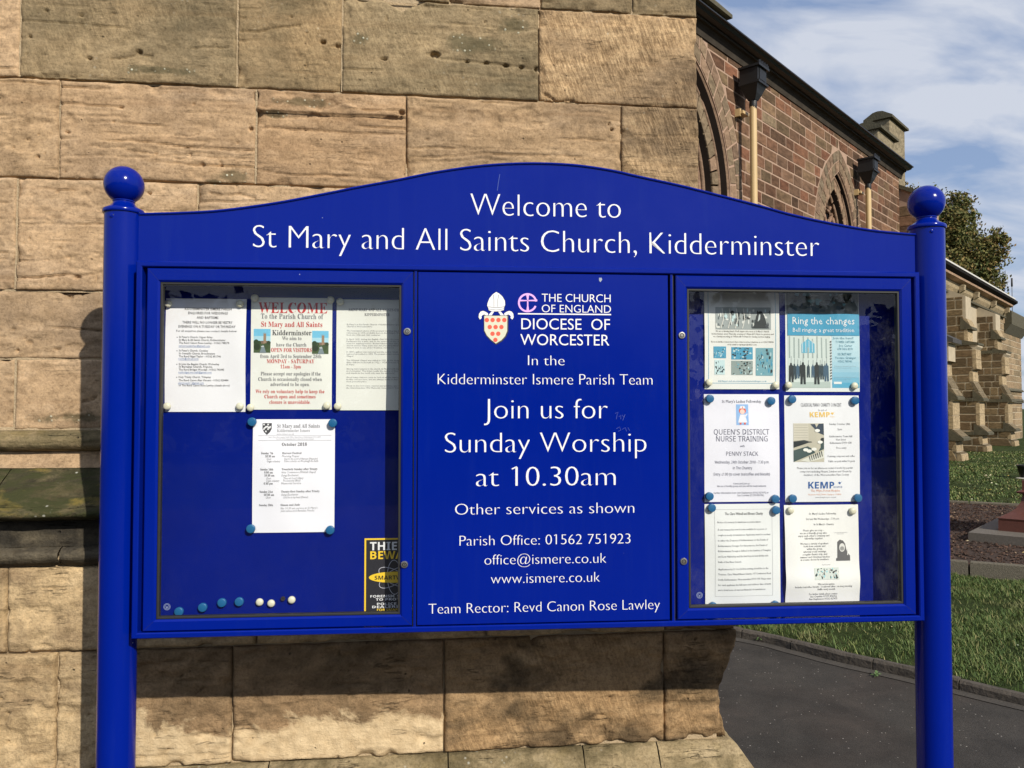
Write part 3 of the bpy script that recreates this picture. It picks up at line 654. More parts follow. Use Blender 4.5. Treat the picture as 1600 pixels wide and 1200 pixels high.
# mouldings: profile (y,z) with mitred return at the right corner
def P_(px_y, off): return (off, W(90, px_y, off)[1])
def profile_stone(x0, x1, prof, matl, seed, last=False, amp=.004, step=.01, col=(1, 1, 1, 1)):
    P = []
    for a, b_ in zip(prof, prof[1:]):
        L = math.hypot(b_[0]-a[0], b_[1]-a[1]); n = max(1, int(L/.006))
        for k in range(n): P.append((a[0]+(b_[0]-a[0])*k/n, a[1]+(b_[1]-a[1])*k/n))
    P.append(prof[-1]); P = np.array(P); n = len(P)
    T = np.gradient(P, axis=0); T /= np.linalg.norm(T, axis=1)[:, None]+1e-9
    NR = np.stack([-np.abs(T[:, 1]), T[:, 0]*0+np.where(T[:, 1] < 0, -T[:, 0], T[:, 0])*-1], 1)  # outward (-y)
    nx = max(6, int((x1-x0)/step))
    V = []; tt = np.linspace(0, 1, nx)
    s = np.concatenate([[0], np.cumsum(np.linalg.norm(np.diff(P, axis=0), axis=1))])
    Xb = x0+.002+(x1-x0-.004)*tt
    XX, SS = np.meshgrid(Xb, s)
    dn = amp*(fbm(XX*14+seed*3.1, SS*22+seed, seed, 5, .6)-.5)*2 + amp*.8*np.clip((fbm(XX*7+seed, SS*9, seed+3, 3)-.58)*6, 0, 1)
    ed = np.minimum(XX-Xb[0], Xb[-1]-XX) if not last else XX-Xb[0]
    dn += .004*np.clip(1-ed/.008, 0, 1)
    Yv = P[:, 0][:, None]+dn; Zv = P[:, 1][:, None]+dn*.15
    Xv = XX.copy()
    if last:
        # stretch so that the end follows the mitre xc - y
        xe = XC-P[:, 0][:, None]
        Xv = x0+.002+(xe-x0-.002)*tt[None, :]
    Yv = Yv+fold(Xv)
    V.append(np.stack([Xv, Yv, Zv], -1).reshape(-1, 3)); idx = np.arange(n*nx).reshape(n, nx)
    Q = [np.stack([idx[:-1, :-1], idx[:-1, 1:], idx[1:, 1:], idx[1:, :-1]], -1).reshape(-1, 4)]
    if last:
        m_ = 50; uu = np.linspace(0, 1, m_)**1.3; base = n*nx
        SY, UU = np.meshgrid(s, uu, indexing='ij')
        ye = P[:, 0][:, None]+dn[:, -1][:, None]; Yr = ye+(.75-ye)*UU
        dr = amp*2.2*(fbm(Yr*14+7, SY*20, seed+8, 5, .6)-.5)*2*np.clip(UU*6, 0, 1)
        Xr = (XC-P[:, 0][:, None])+dr-.006*0
        V.append(np.stack([Xr, Yr, np.repeat(Zv[:, -1:], m_, 1)], -1).reshape(-1, 3)); id2 = base+np.arange(n*m_).reshape(n, m_)
        Q.append(np.stack([id2[:-1, :-1], id2[:-1, 1:], id2[1:, 1:], id2[1:, :-1]], -1).reshape(-1, 4))
    me = np_mesh('moulded_stone', np.concatenate(V), np.concatenate(Q)[:, ::-1])
    o = link('moulded_stone', me, matl, but); o.color = col; return o
string = [P_(672, .002), P_(673, -.018), P_(678, -.036), P_(688, -.046), P_(697, -.042), P_(703, -.028), P_(705, -.010)]
fillet = [P_(705.5, -.008), P_(718, -.014), P_(731, -.026)]
weath = [P_(731.5, -.026), P_(750, -.075), P_(780, -.150), P_(800, -.195), P_(806, -.200), P_(811, -.187), P_(813, -.135)]
face = [P_(813.5, -.132), P_(835, -.136), P_(854, -.142)]
roll2 = [P_(854.5, -.144), P_(858, -.160), P_(866, -.176), P_(874, -.174), P_(880, -.160), P_(884, -.142)]
def run(prof, edges, mk, amp, s0_, cols=None):
    for k in range(len(edges)-1):
        last = k == len(edges)-2
        x0 = W(edges[k], 780, -.05)[0]; x1 = XC if last else W(edges[k+1], 780, -.05)[0]
        profile_stone(x0, x1, prof, M[mk], s0_+k, last, amp, col=(cols or {}).get(k, (1, 1, 1, 1)))
run(string, [-140, 210, 520, 800, 1090], 'roll', .004, 100)
run(fillet, [-140, 330, 700, 1090], 'sand', .003, 110)
run(weath, [-140, 10, 410, 760, 1090], 'moss', .006, 120)
run(face, [-140, 14, 430, 800, 1090], 'dark', .004, 130)
run(roll2, [-140, 120, 470, 820, 1090], 'dark', .006, 140, {0: (1.5, 1.5, 1.5, 1), 1: (1.4, 1.4, 1.4, 1)})
# plinth wall below
YP = -.145
def zp(py, px=300): return W(px, py, YP)[1]
za_, zb_, zcx = zp(885, 90), sum(W(a, b_, YP)[1] for a, b_ in ((60, 1018), (350, 1011), (800, 998)))/3, sum(W(a, b_, YP)[1] for a, b_ in ((300, 1185), (753, 1178), (1100, 1167)))/3
XP = W(1139, 1100, YP)[0]
def bulge(X, Z):  # the eroded outline at the right end swells out at the top and bottom
    return 0*X
for (z0, z1, edges, mk) in ((zb_, za_, [-140, 9, 400, 760, 1040, None], ['plinth_pale', 'plinth_pale', 'plinth_pale', 'plinth_pale', 'plinth']),
                            (zcx, zb_, [-140, 88, 200, 363, 694, 1038, None], ['plinth_pale', 'plinth_pale', 'plinth', 'plinth', 'plinth_tool', 'plinth_tool'])):
    for k in range(len(edges)-1):
        last = edges[k+1] is None
        x0 = W(edges[k], 1000, YP)[0]; x1 = XP if last else W(edges[k+1], 1000, YP)[0]
        o = rock('stone_block', x0, x1, z0, z1, M[mk[k]], sd, yf=YP+random.uniform(-.003, .003), ero=2.0, layer=.5, chips=1.6, side=.75 if last else 0, step=.006,
                 col=(1.0, .98, .95, 1) if k != 1 else (1.05, 1.05, 1.05, 1))
        if last:
            co = np.zeros(len(o.data.vertices)*3); o.data.vertices.foreach_get('co', co); co = co.reshape(-1, 3)
            w_ = np.clip((co[:, 0]-(XP-.10))/.10, 0, 1)**2
            t_ = (co[:, 2]-zcx)/(za_-zcx)
            pyv = 637-(co[:, 2]-CAM_H)*F/2.6
            tgt = np.interp(pyv, [985, 1000, 1029, 1045, 1060, 1085, 1108, 1139, 1160, 1180], [14, 12, 6, -4, -9, -11, -12, -4, 9, 20])*2.6/F
            co[:, 0] += w_*(tgt+.008*(fbm(co[:, 2]*16, co[:, 1]*12, 77, 4)-.5)*2)
            o.data.vertices.foreach_set('co', co.ravel()); o.data.update()
        sd += 1
# sloping ledge course
ledge = [(YP+.09, zcx+.001), (YP+.004, zcx-.002), (YP-.012, zcx-.012), (YP-.06, zcx-.085), (YP-.10, zcx-.15), (YP-.115, zcx-.165), (YP-.115, zcx-.32)]
def run2(prof, edges, mk, amp, s0_):
    global XC
    keep = XC; XC = XP+YP+.01
    for k in range(len(edges)-1):
        last = k == len(edges)-2
        x0 = W(edges[k], 1190, YP)[0]; x1 = XP if last else W(edges[k+1], 1190, YP)[0]
        profile_stone(x0, x1, prof, M[mk], s0_+k, last, amp)
    XC = keep
run2(ledge, [-140, 180, 420, 700, 911, 1027, 1090], 'ledge', .008, 160)
zb2 = zcx-.32
run2([(YP-.115, zb2-.003), (YP-.12, zb2-.15), (YP-.12, -.02)], [-140, 200, 560, 850, 1090], 'plinth_pale', .006, 170)
# mortar core just behind the faces
mb = MB()
xa = W(-140, 600)[0]-.02
mb.add([(xa, .026+(XF-xa)*.10, zL5), (XF, .026, zL5), (XC-.012, .026, zL5), (XC-.012, .7, zL5), (xa, .7, zL5)] + [(xa, .026+(XF-xa)*.10, WALL_TOP), (XF, .026, WALL_TOP), (XC-.012, .026, WALL_TOP), (XC-.012, .7, WALL_TOP), (xa, .7, WALL_TOP)],
       [(0, 1, 6, 5), (1, 2, 7, 6), (2, 3, 8, 7), (3, 4, 9, 8), (4, 0, 5, 9), (5, 6, 7, 8, 9)])
mb.box(xa, XP-.035, YP+.02, .7, 0.0, za_+.005)
mb.box(xa, XC-.01, .0, .7, za_, zL5+.01); mb.box(xa, XC+.08, YP+.03, .7, za_, zp(800))
mb.build('mortar_core', M['mortar'], but)

# ================================================================== AISLE WALL
aisle = empty('church_aisle', FA.M(), 'red sandstone church aisle with pointed windows, black gutter and cream downpipes', 'church')
A = FA.loc
zE = sum(A(px, py)[1] for px, py in ((1091, 45), (1159, 95), (1256, 162), (1346, 232), (1414, 277)))/5     # bottom of eaves
ZROW = .170
def arch_half(z, a, zs, R):      # half width of a pointed arch at height z (None above apex)
    if z <= zs: return a
    h = z-zs
    if h >= math.sqrt(R*R-(R-a)**2): return 0
    return math.sqrt(R*R-h*h)-(R-a)
class Arch:
    def __init__(s, c, a, apex, h): s.c = c; s.a = a; s.zs = apex-h; s.R = (h*h+a*a)/(2*a)
def outline(ar, inset, z0, n=16):
    """points from left bottom up over the apex to right bottom, inset inwards"""
    a = ar.a-inset; R = ar.R-inset; cx = ar.R-ar.a
    h = math.sqrt(max(R*R-cx*cx, 0)); L = [(ar.c-a, z0)]
    th = math.atan2(h, -(-cx)) if False else math.atan2(h, cx)
    right = []
    for k in range(n+1):
        t = th*k/n; right.append((ar.c-cx+R*math.cos(t), ar.zs+R*math.sin(t)))
    left = [(2*ar.c-x, z) for x, z in right]
    return [(ar.c-a, z0)]+left+right[::-1][1:]+[(ar.c+a, z0)]
w2c = (A(1273, 341)[0]+A(1346, 357)[0])/2; w2a = (A(1346, 357)[0]-A(1273, 341)[0])/2+.02
ar2 = Arch(w2c, w2a, A(1312, 235)[1], 1.62)
ar1 = Arch(A(1160, 313)[0]-1.35, 1.35, A(1089, 46)[1]+.05, 2.05)
arches = [ar1, ar2]
XEND = A(1405, 320)[0]
stone_cols = [(a*.66, b*.64, c*.56) for a, b, c in [(.30, .165, .115), (.25, .135, .095), (.33, .20, .14), (.22, .15, .105), (.27, .19, .13), (.20, .125, .09), (.36, .25, .17), (.24, .18, .12), (.30, .15, .10), (.33, .155, .105), (.31, .18, .125), (.24, .15, .11), (.22, .14, .105)]]
cands = []
random.seed(21)
z = zE-ZROW; row = 0
while z > 0.0:
    x = -4.2+(row % 2)*.17+random.uniform(-.05, .05)
    while x < XEND:
        L = random.choice([.26, .30, .34, .38, .42, .48, .56]) ; x1 = min(x+L, XEND)
        pieces = [(x, x, x1, x1)]      # xb0, xt0, xb1, xt1
        for ar in arches:
            out = []
            for (b0_, t0_, b1_, t1_) in pieces:
                hb = arch_half(z, ar.a+.01, ar.zs, ar.R+.01); ht = arch_half(z+ZROW, ar.a+.01, ar.zs, ar.R+.01)
                if z > ar.zs+2.2 or hb == 0: out.append((b0_, t0_, b1_, t1_)); continue
                Lb, Lt, Rb, Rt = ar.c-hb, ar.c-ht, ar.c+hb, ar.c+ht
                if x1 < ar.c-hb and x1 < ar.c-ht or b0_ > Rb and t0_ > Rt: out.append((b0_, t0_, b1_, t1_)); continue
                if b0_ < Lb-.03: out.append((b0_, t0_, min(b1_, Lb), min(t1_, Lt)))
                if b1_ > Rb+.03: out.append((max(b0_, Rb), max(t0_, Rt), b1_, t1_))
            pieces = out
        for q in pieces:
            cx = (q[0]+q[2])/2
            if cx < -3.2 and z < 3: pass
            w_ = FA.world(cx, 0, z+.08); pr = proj(w_)
            area = (q[2]-q[0])*F/pr[2] * ZROW*F/pr[2]
            vis = 1080 < pr[0] < 1440 and 0 < pr[1] < 385
            cands.append((-(area*(5 if vis else .001)), q, z, pr, vis))
        x = x1
    z -= ZROW; row += 1
cands.sort(key=lambda t: t[0])
rest = MB()
for k, (_, q, z, pr, vis) in enumerate(cands):
    g_ = .0105; pz = random.uniform(0, .005)
    def face_box(mb, ox, oz):
        b0_, t0_, b1_, t1_ = q[0]+g_-ox, q[1]+g_-ox, q[2]-g_-ox, q[3]-g_-ox
        z0_, z1_ = z+g_-oz, z+ZROW-g_-oz; e = .003; yf = -.003-pz*.5
        V_ = [(b0_, 0.02, z0_), (b1_, 0.02, z0_), (t1_, 0.02, z1_), (t0_, 0.02, z1_),
              (b0_+e, yf, z0_+e), (b1_-e, yf-random.uniform(-.003, .003), z0_+e), (t1_-e, yf, z1_-e), (t0_+e, yf-random.uniform(-.003, .003), z1_-e)]
        mb.add(V_, [(4, 5, 6, 7), (0, 1, 5, 4), (1, 2, 6, 5), (2, 3, 7, 6), (3, 0, 4, 7)])
    if k < 296 and vis:
        mb = MB(); ox = (q[0]+q[2])/2; face_box(mb, ox, z); o = mb.build('stone', M['wstone'], aisle, (ox, 0, z))
        c_ = random.choice(stone_cols); f_ = random.uniform(.85, 1.15)
        if random.random() < .015: c_ = (.36, .28, .18)
        dk = random.choice((.60, .75, .88, 1.0)); c_ = tuple(dk*(.8*a_+.2*b_) for a_, b_ in zip(c_, (.165, .10, .068)))
        o.color = (c_[0]*f_, c_[1]*f_, c_[2]*f_, 1)
    else: face_box(rest, 0, 0)
o = rest.build('coursed_stones', M['wstone'], aisle); o.color = (.27, .16, .11, 1); o['kind'] = 'stuff'
# wall core with the two window openings cut out
def wall_core(x0, x1, ztop, arches, y0, y1, n=1):
    mb = MB(); cuts = sorted(arches, key=lambda a: a.c); xs = x0
    for ar in cuts:
        ol = outline(ar, .35, 1.2); l = [p_ for p_ in ol[:len(ol)//2+1]]; r = ol[len(ol)//2:]
        lx = ar.c-ar.a+.35; rx = ar.c+ar.a-.35
        mb.add([(xs, y0, 0), (lx, y0, 0), (lx, y0, ztop), (xs, y0, ztop)], [(0, 1, 2, 3)])
        mb.add([(lx, y0, 0), (rx, y0, 0), (rx, y0, 1.2), (lx, y0, 1.2)], [(0, 1, 2, 3)])
        top = [(p_[0], y0, p_[1]) for p_ in ol[1:-1]]
        for a, b_ in zip(top, top[1:]):
            mb.add([a, b_, (b_[0], y0, ztop), (a[0], y0, ztop)], [(0, 1, 2, 3)])
        lp = [(p_[0], y0, p_[1]) for p_ in ol]
        for a, b_ in zip(lp, lp[1:]): mb.add([a, b_, (b_[0], y1, b_[2]), (a[0], y1, a[2])], [(0, 1, 2, 3)])
        xs = rx
    mb.add([(xs, y0, 0), (x1, y0, 0), (x1, y0, ztop), (xs, y0, ztop)], [(0, 1, 2, 3)])
    mb.add([(x1, y0, 0), (x1, y1+1, 0), (x1, y1+1, ztop), (x1, y0, ztop)], [(0, 1, 2, 3)])
    mb.add([(x0, y0, ztop), (x1, y0, ztop), (x1, y1+1, ztop), (x0, y1+1, ztop)], [(0, 1, 2, 3)])
    mb.add([(x0, y1+1, 0), (x1, y1+1, 0), (x1, y1+1, ztop), (x0, y1+1, ztop)], [(0, 1, 2, 3)])
    return mb
wall_core(-4.3, XEND, zE+.06, arches, 0, .45).build('wall', M['redmortar'], aisle)
def ring_stones(ar, in0, in1, y0, yin, n, parent, name, cols, proud=.005, z0=1.2, gapf=.03, zjam=.26):
    """voussoirs and jamb stones between two insets of the arch"""
    cx = ar.R-ar.a
    for side in (1, -1):
        Ro, Ri = ar.R-in0, ar.R-in1
        tho = math.acos(cx/Ro); thi = math.acos(cx/Ri)
        for k in range(n):
            f0_, f1_ = (k+gapf)/n, (k+1-gapf)/n
            P = []
            for (R, th, f) in ((Ri, thi, f0_), (Ro, tho, f0_), (Ro, tho, f1_), (Ri, thi, f1_)):
                P.append((ar.c+side*(-cx+R*math.cos(th*f)), ar.zs+R*math.sin(th*f)))
            mb = MB(); ye = y0-proud-random.uniform(0, .006); cxm = sum(p_[0] for p_ in P)/4; czm = sum(p_[1] for p_ in P)/4
            Q_ = [((p_[0]-cxm)*.91, (p_[1]-czm)*.92) for p_ in P]; B_ = [((p_[0]-cxm)*.93, (p_[1]-czm)*.94) for p_ in P]
            V_ = [(a, ye, b_) for a, b_ in Q_]+[(a, ye+.008, b_) for a, b_ in B_]+[(a, yin, b_) for a, b_ in B_]
            fs = [(0, 1, 2, 3)]+[(i_, i_+4, (i_+1) % 4+4, (i_+1) % 4) for i_ in range(4)]+[(i_+4, i_+8, (i_+1) % 4+8, (i_+1) % 4+4) for i_ in range(4)]
            mb.add(V_, fs); o = mb.build(name, M['wstone'], parent, (cxm, 0, czm))
            c_ = random.choice(cols); f_ = random.uniform(.85, 1.15); o.color = (c_[0]*f_, c_[1]*f_, c_[2]*f_, 1)
        z = ar.zs; mb = MB()
        while z > z0:
            x_a = ar.c+side*(ar.a-in0); x_b = ar.c+side*(ar.a-in1); xa_, xb_ = min(x_a, x_b)+.004, max(x_a, x_b)-.004
            mb.bbox(xa_, xb_, y0-proud, yin, max(z-zjam+.006, z0), z-.006, .006); z -= zjam
        o = mb.build('jamb_stones', M['wstone'], parent); c_ = cols[0]; o.color = (*c_, 1); o['kind'] = 'stuff'
gcols = [(a*1.35, b*1.35, c*1.35) for a, b, c in [(.15, .115, .08), (.125, .10, .07), (.17, .125, .085), (.145, .10, .07)]]
pcols = [(a*1.3, b*1.3, c*1.3) for a, b, c in [(.17, .125, .085), (.21, .145, .10), (.155, .12, .08)]]
def sweep(ar, inset, r, y, name, matl, col, parent, z0=1.2):
    mb = MB(); ol = outline(ar, inset, z0, 14); mb.tube([(x, y, z_) for x, z_ in ol], r, 6)
    o = mb.build(name, matl, parent); o.color = (*col, 1)
def band(ar, i0, i1, y0, y1, name, matl, col, parent, z0=1.2):
    a = outline(ar, i0, z0, 16); b_ = outline(ar, i1, z0, 16); mb = MB()
    V_ = [(x, y0, z_) for x, z_ in a]+[(x, y1, z_) for x, z_ in b_]; n = len(a)
    mb.add(V_, [(k, k+1, n+k+1, n+k) for k in range(n-1)], smooth=True); o = mb.build(name, matl, parent); o.color = (*col, 1)
M['hollow'] = plain('dark hollow moulding', (.014, .010, .008), .95, spec=.05, noise=.4, nscale=5)  # near-black colour for the recessed arch bands and the chancel slit
for ar, sc in ((ar1, 1.15), (ar2, 1.0)):
    win = bpy.data.objects.new('window', None); COL.objects.link(win); win.parent = aisle
    for nm, i0, i1, y0, yin, n, cols in (('voussoir', 0, .17, 0, .12, 12, gcols), ('arch_stone', .175, .34, 0.0, .3, 9, pcols), ('arch_stone', .43*sc, .60*sc, .09, .30, 9, pcols)):
        ring_stones(ar, i0, i1, y0, yin, n, win, nm, cols)
    band(ar, .34, .38, .008, .03, 'hood_fillet', M['wstone'], (.22, .15, .105), win)
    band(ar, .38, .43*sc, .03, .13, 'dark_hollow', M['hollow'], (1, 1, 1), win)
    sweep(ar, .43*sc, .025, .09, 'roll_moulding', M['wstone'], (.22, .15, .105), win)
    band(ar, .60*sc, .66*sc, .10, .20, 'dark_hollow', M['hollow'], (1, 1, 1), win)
    sweep(ar, .68*sc, .03, .17, 'roll_moulding', M['wstone'], (.22, .15, .105), win)
    band(ar, .66*sc, .74*sc, .17, .24, 'reveal', M['wstone'], (.22, .15, .105), win)
    ins = .72*sc; ol = outline(ar, ins, 1.2, 12)
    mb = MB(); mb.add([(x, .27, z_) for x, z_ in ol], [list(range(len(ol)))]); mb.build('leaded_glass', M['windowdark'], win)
    # tracery: two lights and a quatrefoil-like eye
    a2 = ar.a-ins; mb = MB()
    for s_ in (-1, 0, 1):
        mb.box(ar.c+s_*a2*.5-.035 if s_ else ar.c-.045, ar.c+s_*a2*.5+.035 if s_ else ar.c+.045,   .18, .26, 1.2, ar.zs+.25 if s_ else ar.zs+.45)
    for s_ in (-1, 1):
        sub = Arch(ar.c+s_*a2*.5, a2*.5, ar.zs+.62*a2/.45, .62*a2/.45)
        mb.tube([(x, .21, z_) for x, z_ in outline(sub, .0, 1.3, 8)], .035, 5)
    eye = [(ar.c+.20*math.cos(t)*a2/.45, .21, ar.zs+.85*a2/.45+.2*math.sin(t)*a2/.45) for t in np.linspace(0, 2*math.pi, 17)]
    mb.tube(eye, .03, 5)
    o = mb.build('tracery', M['wstone'], win); o.color = (.26, .17, .12, 1)
# eaves: cornice and gutter
mb = MB(); prof = [(0, -.09), (-.02, -.09), (-.035, -.02), (-.05, .008), (-.075, .035), (-.11, .04), (-.11, .07), (0, .07)]
M['cornice'] = plain('sooty moulded cornice', (.055, .046, .036), .95, spec=.1, noise=.7, nscale=4, bump=.5, bscale=30)
mb.prism(prof, -4.3, XEND+.12, 'x'); o = mb.build('cornice', M['cornice'], aisle, (0, 0, zE))
mb = MB(); prof = [(-.105, .071), (-.14, .071), (-.19, .082), (-.215, .112), (-.24, .116), (-.24, .134), (-.21, .134), (-.18, .10), (-.09, .10), (-.09, .071)]
mb.prism(prof, -4.3, XEND+.16, 'x'); mb.build('gutter', M['castiron'], aisle, (0, 0, zE))
mb = MB(); mb.add([(-4.3, -.10, zE+.12), (XEND+.14, -.10, zE+.12), (XEND+.14, 3.4, zE+.65), (-4.3, 3.4, zE+.65)], [(0, 1, 2, 3)]); mb.build('roof_slope', M['slate'], aisle)
# hoppers and pipes
for k, (px, py, pyb) in enumerate(((1177.5, 330, 166), (1356, 345, 286))):
    xp = A(px, 250, -.22)[0]; zt_ = A(px, 110 if k == 0 else 250, -.2)[1]; S_ = 1.0
    pipe = bpy.data.objects.new('downpipe', None); COL.objects.link(pipe); pipe.parent = aisle; pipe.location = (xp, -.22, 0)
    mb = MB(); mb.lathe([(.047, 0.1), (.047, zt_-.52)], 16); mb.build('pipe', M['downpipe'], pipe)
    mb = MB()
    for zz_ in (1.6, 3.4): mb.lathe([(.047, zz_), (.058, zz_), (.058, zz_+.1), (.047, zz_+.1)], 16)
    mb.build('pipe_socket', M['downpipe'], pipe)
    mb = MB()
    mb.box(-.17, .17, -.15, .15, zt_-.27, zt_-.02)
    for zz_, w_ in ((zt_-.045, .20), (zt_-.29, .185)): mb.box(-w_, w_, -.02-w_*.85, .16, zz_, zz_+.035)
    lv = [(.17, .15, zt_-.29), (.13, .12, zt_-.36), (.10, .10, zt_-.42), (.06, .06, zt_-.50)]
    for (a, b_, z1), (a2, b2, z2) in zip(lv, lv[1:]):
        mb.add([(-a, -b_, z1), (a, -b_, z1), (a, b_, z1), (-a, b_, z1), (-a2, -b2, z2), (a2, -b2, z2), (a2, b2, z2), (-a2, b2, z2)],
               [(0, 1, 5, 4), (1, 2, 6, 5), (2, 3, 7, 6), (3, 0, 4, 7)])
    mb.lathe([(.058, zt_-.5), (.062, zt_-.56), (.055, zt_-.64), (.05, zt_-.65)], 14)
    # cresting and raised panel
    for i_ in range(9): mb.box(-.19+i_*.042, -.168+i_*.042, -.19, -.165, zt_-.01, zt_+.03+.015*(i_ % 2))
    mb.box(-.11, .11, -.162, -.15, zt_-.23, zt_-.07)
    mb.v = [(x*.80, y*.85, zt_+(z_-zt_)*.88) for x, y, z_ in mb.v]
    mb.build('hopper_head', M['castiron'], pipe)
    mb = MB(); mb.box(-.09, .09, .10, .2, zt_-.60, zt_-.56); mb.box(-.10, -.065, .14, .215, zt_-.63, zt_-.53); mb.build('bracket', M['downpipe'], pipe)
# parapet block and little turret tops on the roof edge
M['moss2'] = plain('blackened mossy coping', (.085, .075, .045), .95, noise=.6, nscale=7, bump=.8, bscale=25)
def coped(x0, x1, y0, y1, z0, z1, col, over=.07, caph=.20):
    mb = MB(); mb.bbox(x0, x1, y0, y1, z0, z1, .015); o = mb.build('parapet_block', M['wstone'], aisle); o.color = (*col, 1)
    mb = MB(); ym = (y0+y1)/2
    mb.prism([(y0-over, z1), (y1+over, z1), (y1+over, z1+.05), (ym+.10, z1+caph*.92), (ym, z1+caph), (ym-.10, z1+caph*.92), (y0-over, z1+.05)], x0-over, x1+over, 'x')
    mb.build('coping_stone', M['moss2'], aisle)
for (pa, pb, y0, zpx, th, cap) in ((1373, 1398, .0, 212, .42, .17), (1391, 1414, .34, 205, .45, .18), (1096, 1135, .05, 30, .45, .30)):
    x0 = A(pa, 240, y0)[0]; x1 = A(pb, 240, y0)[0]; zt_ = A(pb, zpx if pa != 1373 else 222, y0)[1]
    coped(x0, x1, y0, y0+th, zE+.1, zt_, (.24, .205, .14), caph=cap)
# end buttress beyond the last bay
bx0 = XEND+.012; col = (.16, .11, .08, 1)
zt0 = A(1406, 294)[1]; 
mb = MB(); mb.prism([(0.0, zt0-.02), (-.55, zt0-.30), (-.55, 0), (.3, 0), (.3, zt0-.02)], bx0, bx0+.7, 'x'); o = mb.build('buttress_core', M['redmortar'], aisle)
mb = MB(); mb.prism([(0.0, zt0+.06), (-.62, zt0-.27), (-.62, zt0-.36), (-.55, zt0-.32), (0, zt0-.02)], bx0-.05, bx0+.75, 'x'); mb.build('buttress_cap', M['moss2'], aisle)
z = zt0-.60; r = 0
while z > 2.5:
    y = 0.0-(.2 if r % 2 else 0)
    ys = [0, -.26-(r % 2)*.10, -.55]
    for a, b_ in zip(ys, ys[1:]):
        mb = MB(); mb.add([(0, a-.006, .008), (0, b_+.006, .008), (0, b_+.006, .20), (0, a-.006, .20), (.02, a, 0), (.02, b_, 0), (.02, b_, .208), (.02, a, .208)], [(0, 1, 2, 3)[::-1], (0, 4, 5, 1), (1, 5, 6, 2), (2, 6, 7, 3), (3, 7, 4, 0)])
        o = mb.build('buttress_stone', M['wstone'], aisle, (bx0-.016, 0, z)); c_ = random.choice(stone_cols[:6]); o.color = (*c_, 1)
    z -= .208; r += 1

# ================================================================== CHANCEL (far building with buttresses)
FC = Frame((16.7, 28.0, 0), 49.04); PW = 1.3
ch = empty('church_chancel', FC.M(), 'weathered buff stone chancel with stepped buttresses beyond the lawn', 'church')
C_ = FC.loc
ccols = [(a*.58, b*.54, c*.48) for a, b, c in [(.22, .175, .115), (.26, .20, .13), (.19, .15, .10), (.30, .24, .155), (.24, .18, .115), (.20, .17, .12)]]  # buttress side-face stones, with the shade on those faces put into their darker colour
ycl = lambda px: (1543.5-px)/50.9
zcl = lambda py: CAM_H+(637-py)/44.4
prof_px = [(1512, 455), (1512, 495), (1520, 511), (1513.5, 513), (1514, 533), (1530, 536), (1530, 541), (1526, 545), (1527, 576), (1520.5, 579), (1521.5, 596), (1530, 612), (1536, 622), (1536, 627), (1530.5, 629), (1531, 665), (1542, 675), (1543, 678), (1534, 682), (1535, 694), (1541, 697), (1542, 710)]
profB = [(ycl(a), zcl(b_)) for a, b_ in prof_px]; profB[-1] = (profB[-1][0], 0)
def y_at(z):
    best = None
    for (a, za), (b_, zb) in zip(profB, profB[1:]):
        if min(za, zb) <= z <= max(za, zb) and abs(za-zb) > 1e-6:
            v_ = a+(b_-a)*(z-za)/(zb-za); best = v_ if best is None else max(best, v_)
    return best if best is not None else .6
def side_face_stones(s, yback, ztop, limit_px=None):
    z = .02; r = 0
    while z < ztop-.08:
        h = random.choice([.24, .28, .31, .34]); z1 = min(z+h, ztop)
        yb, yt = y_at(z+.03), y_at(z1-.03); y = yback+random.uniform(-.1, .1)
        ye = max(yb, yt)
        while y > ye+.05:
            L = random.choice([.28, .36, .45, .6, .7]); y1 = y-L
            if y1 < ye+.15: y1 = None
            q = [(y-.019, z+.019), ((y1 if y1 is not None else yb)+.10, z+.019), ((y1 if y1 is not None else yt)+.10, z1-.019), (y-.019, z1-.019)] if y1 is None else [(y-.019, z+.019), (y1+.019, z+.019), (y1+.019, z1-.019), (y-.019, z1-.019)]
            cy, cz = (q[0][0]+q[1][0])/2, (z+z1)/2
            e = .015
            V_ = [(-.012-random.uniform(0, .012), a-cy+(e if k in (1, 2) else -e), b_-cz+(e if k < 2 else -e)) for k, (a, b_) in enumerate(q)]+[(.0, a-cy, b_-cz) for a, b_ in q]
            mb = MB(); mb.add(V_, [(3, 2, 1, 0), (0, 1, 5, 4), (1, 2, 6, 5), (2, 3, 7, 6), (3, 0, 4, 7)])
            o = mb.build('stone', M['wstone'], ch, (s, cy, cz)); c_ = random.choice(ccols); f_ = random.uniform(.85, 1.15); o.color = (c_[0]*f_, c_[1]*f_, c_[2]*f_, 1)
            if y1 is None: break
            y = y1
        z = z1; r += 1
random.seed(9)
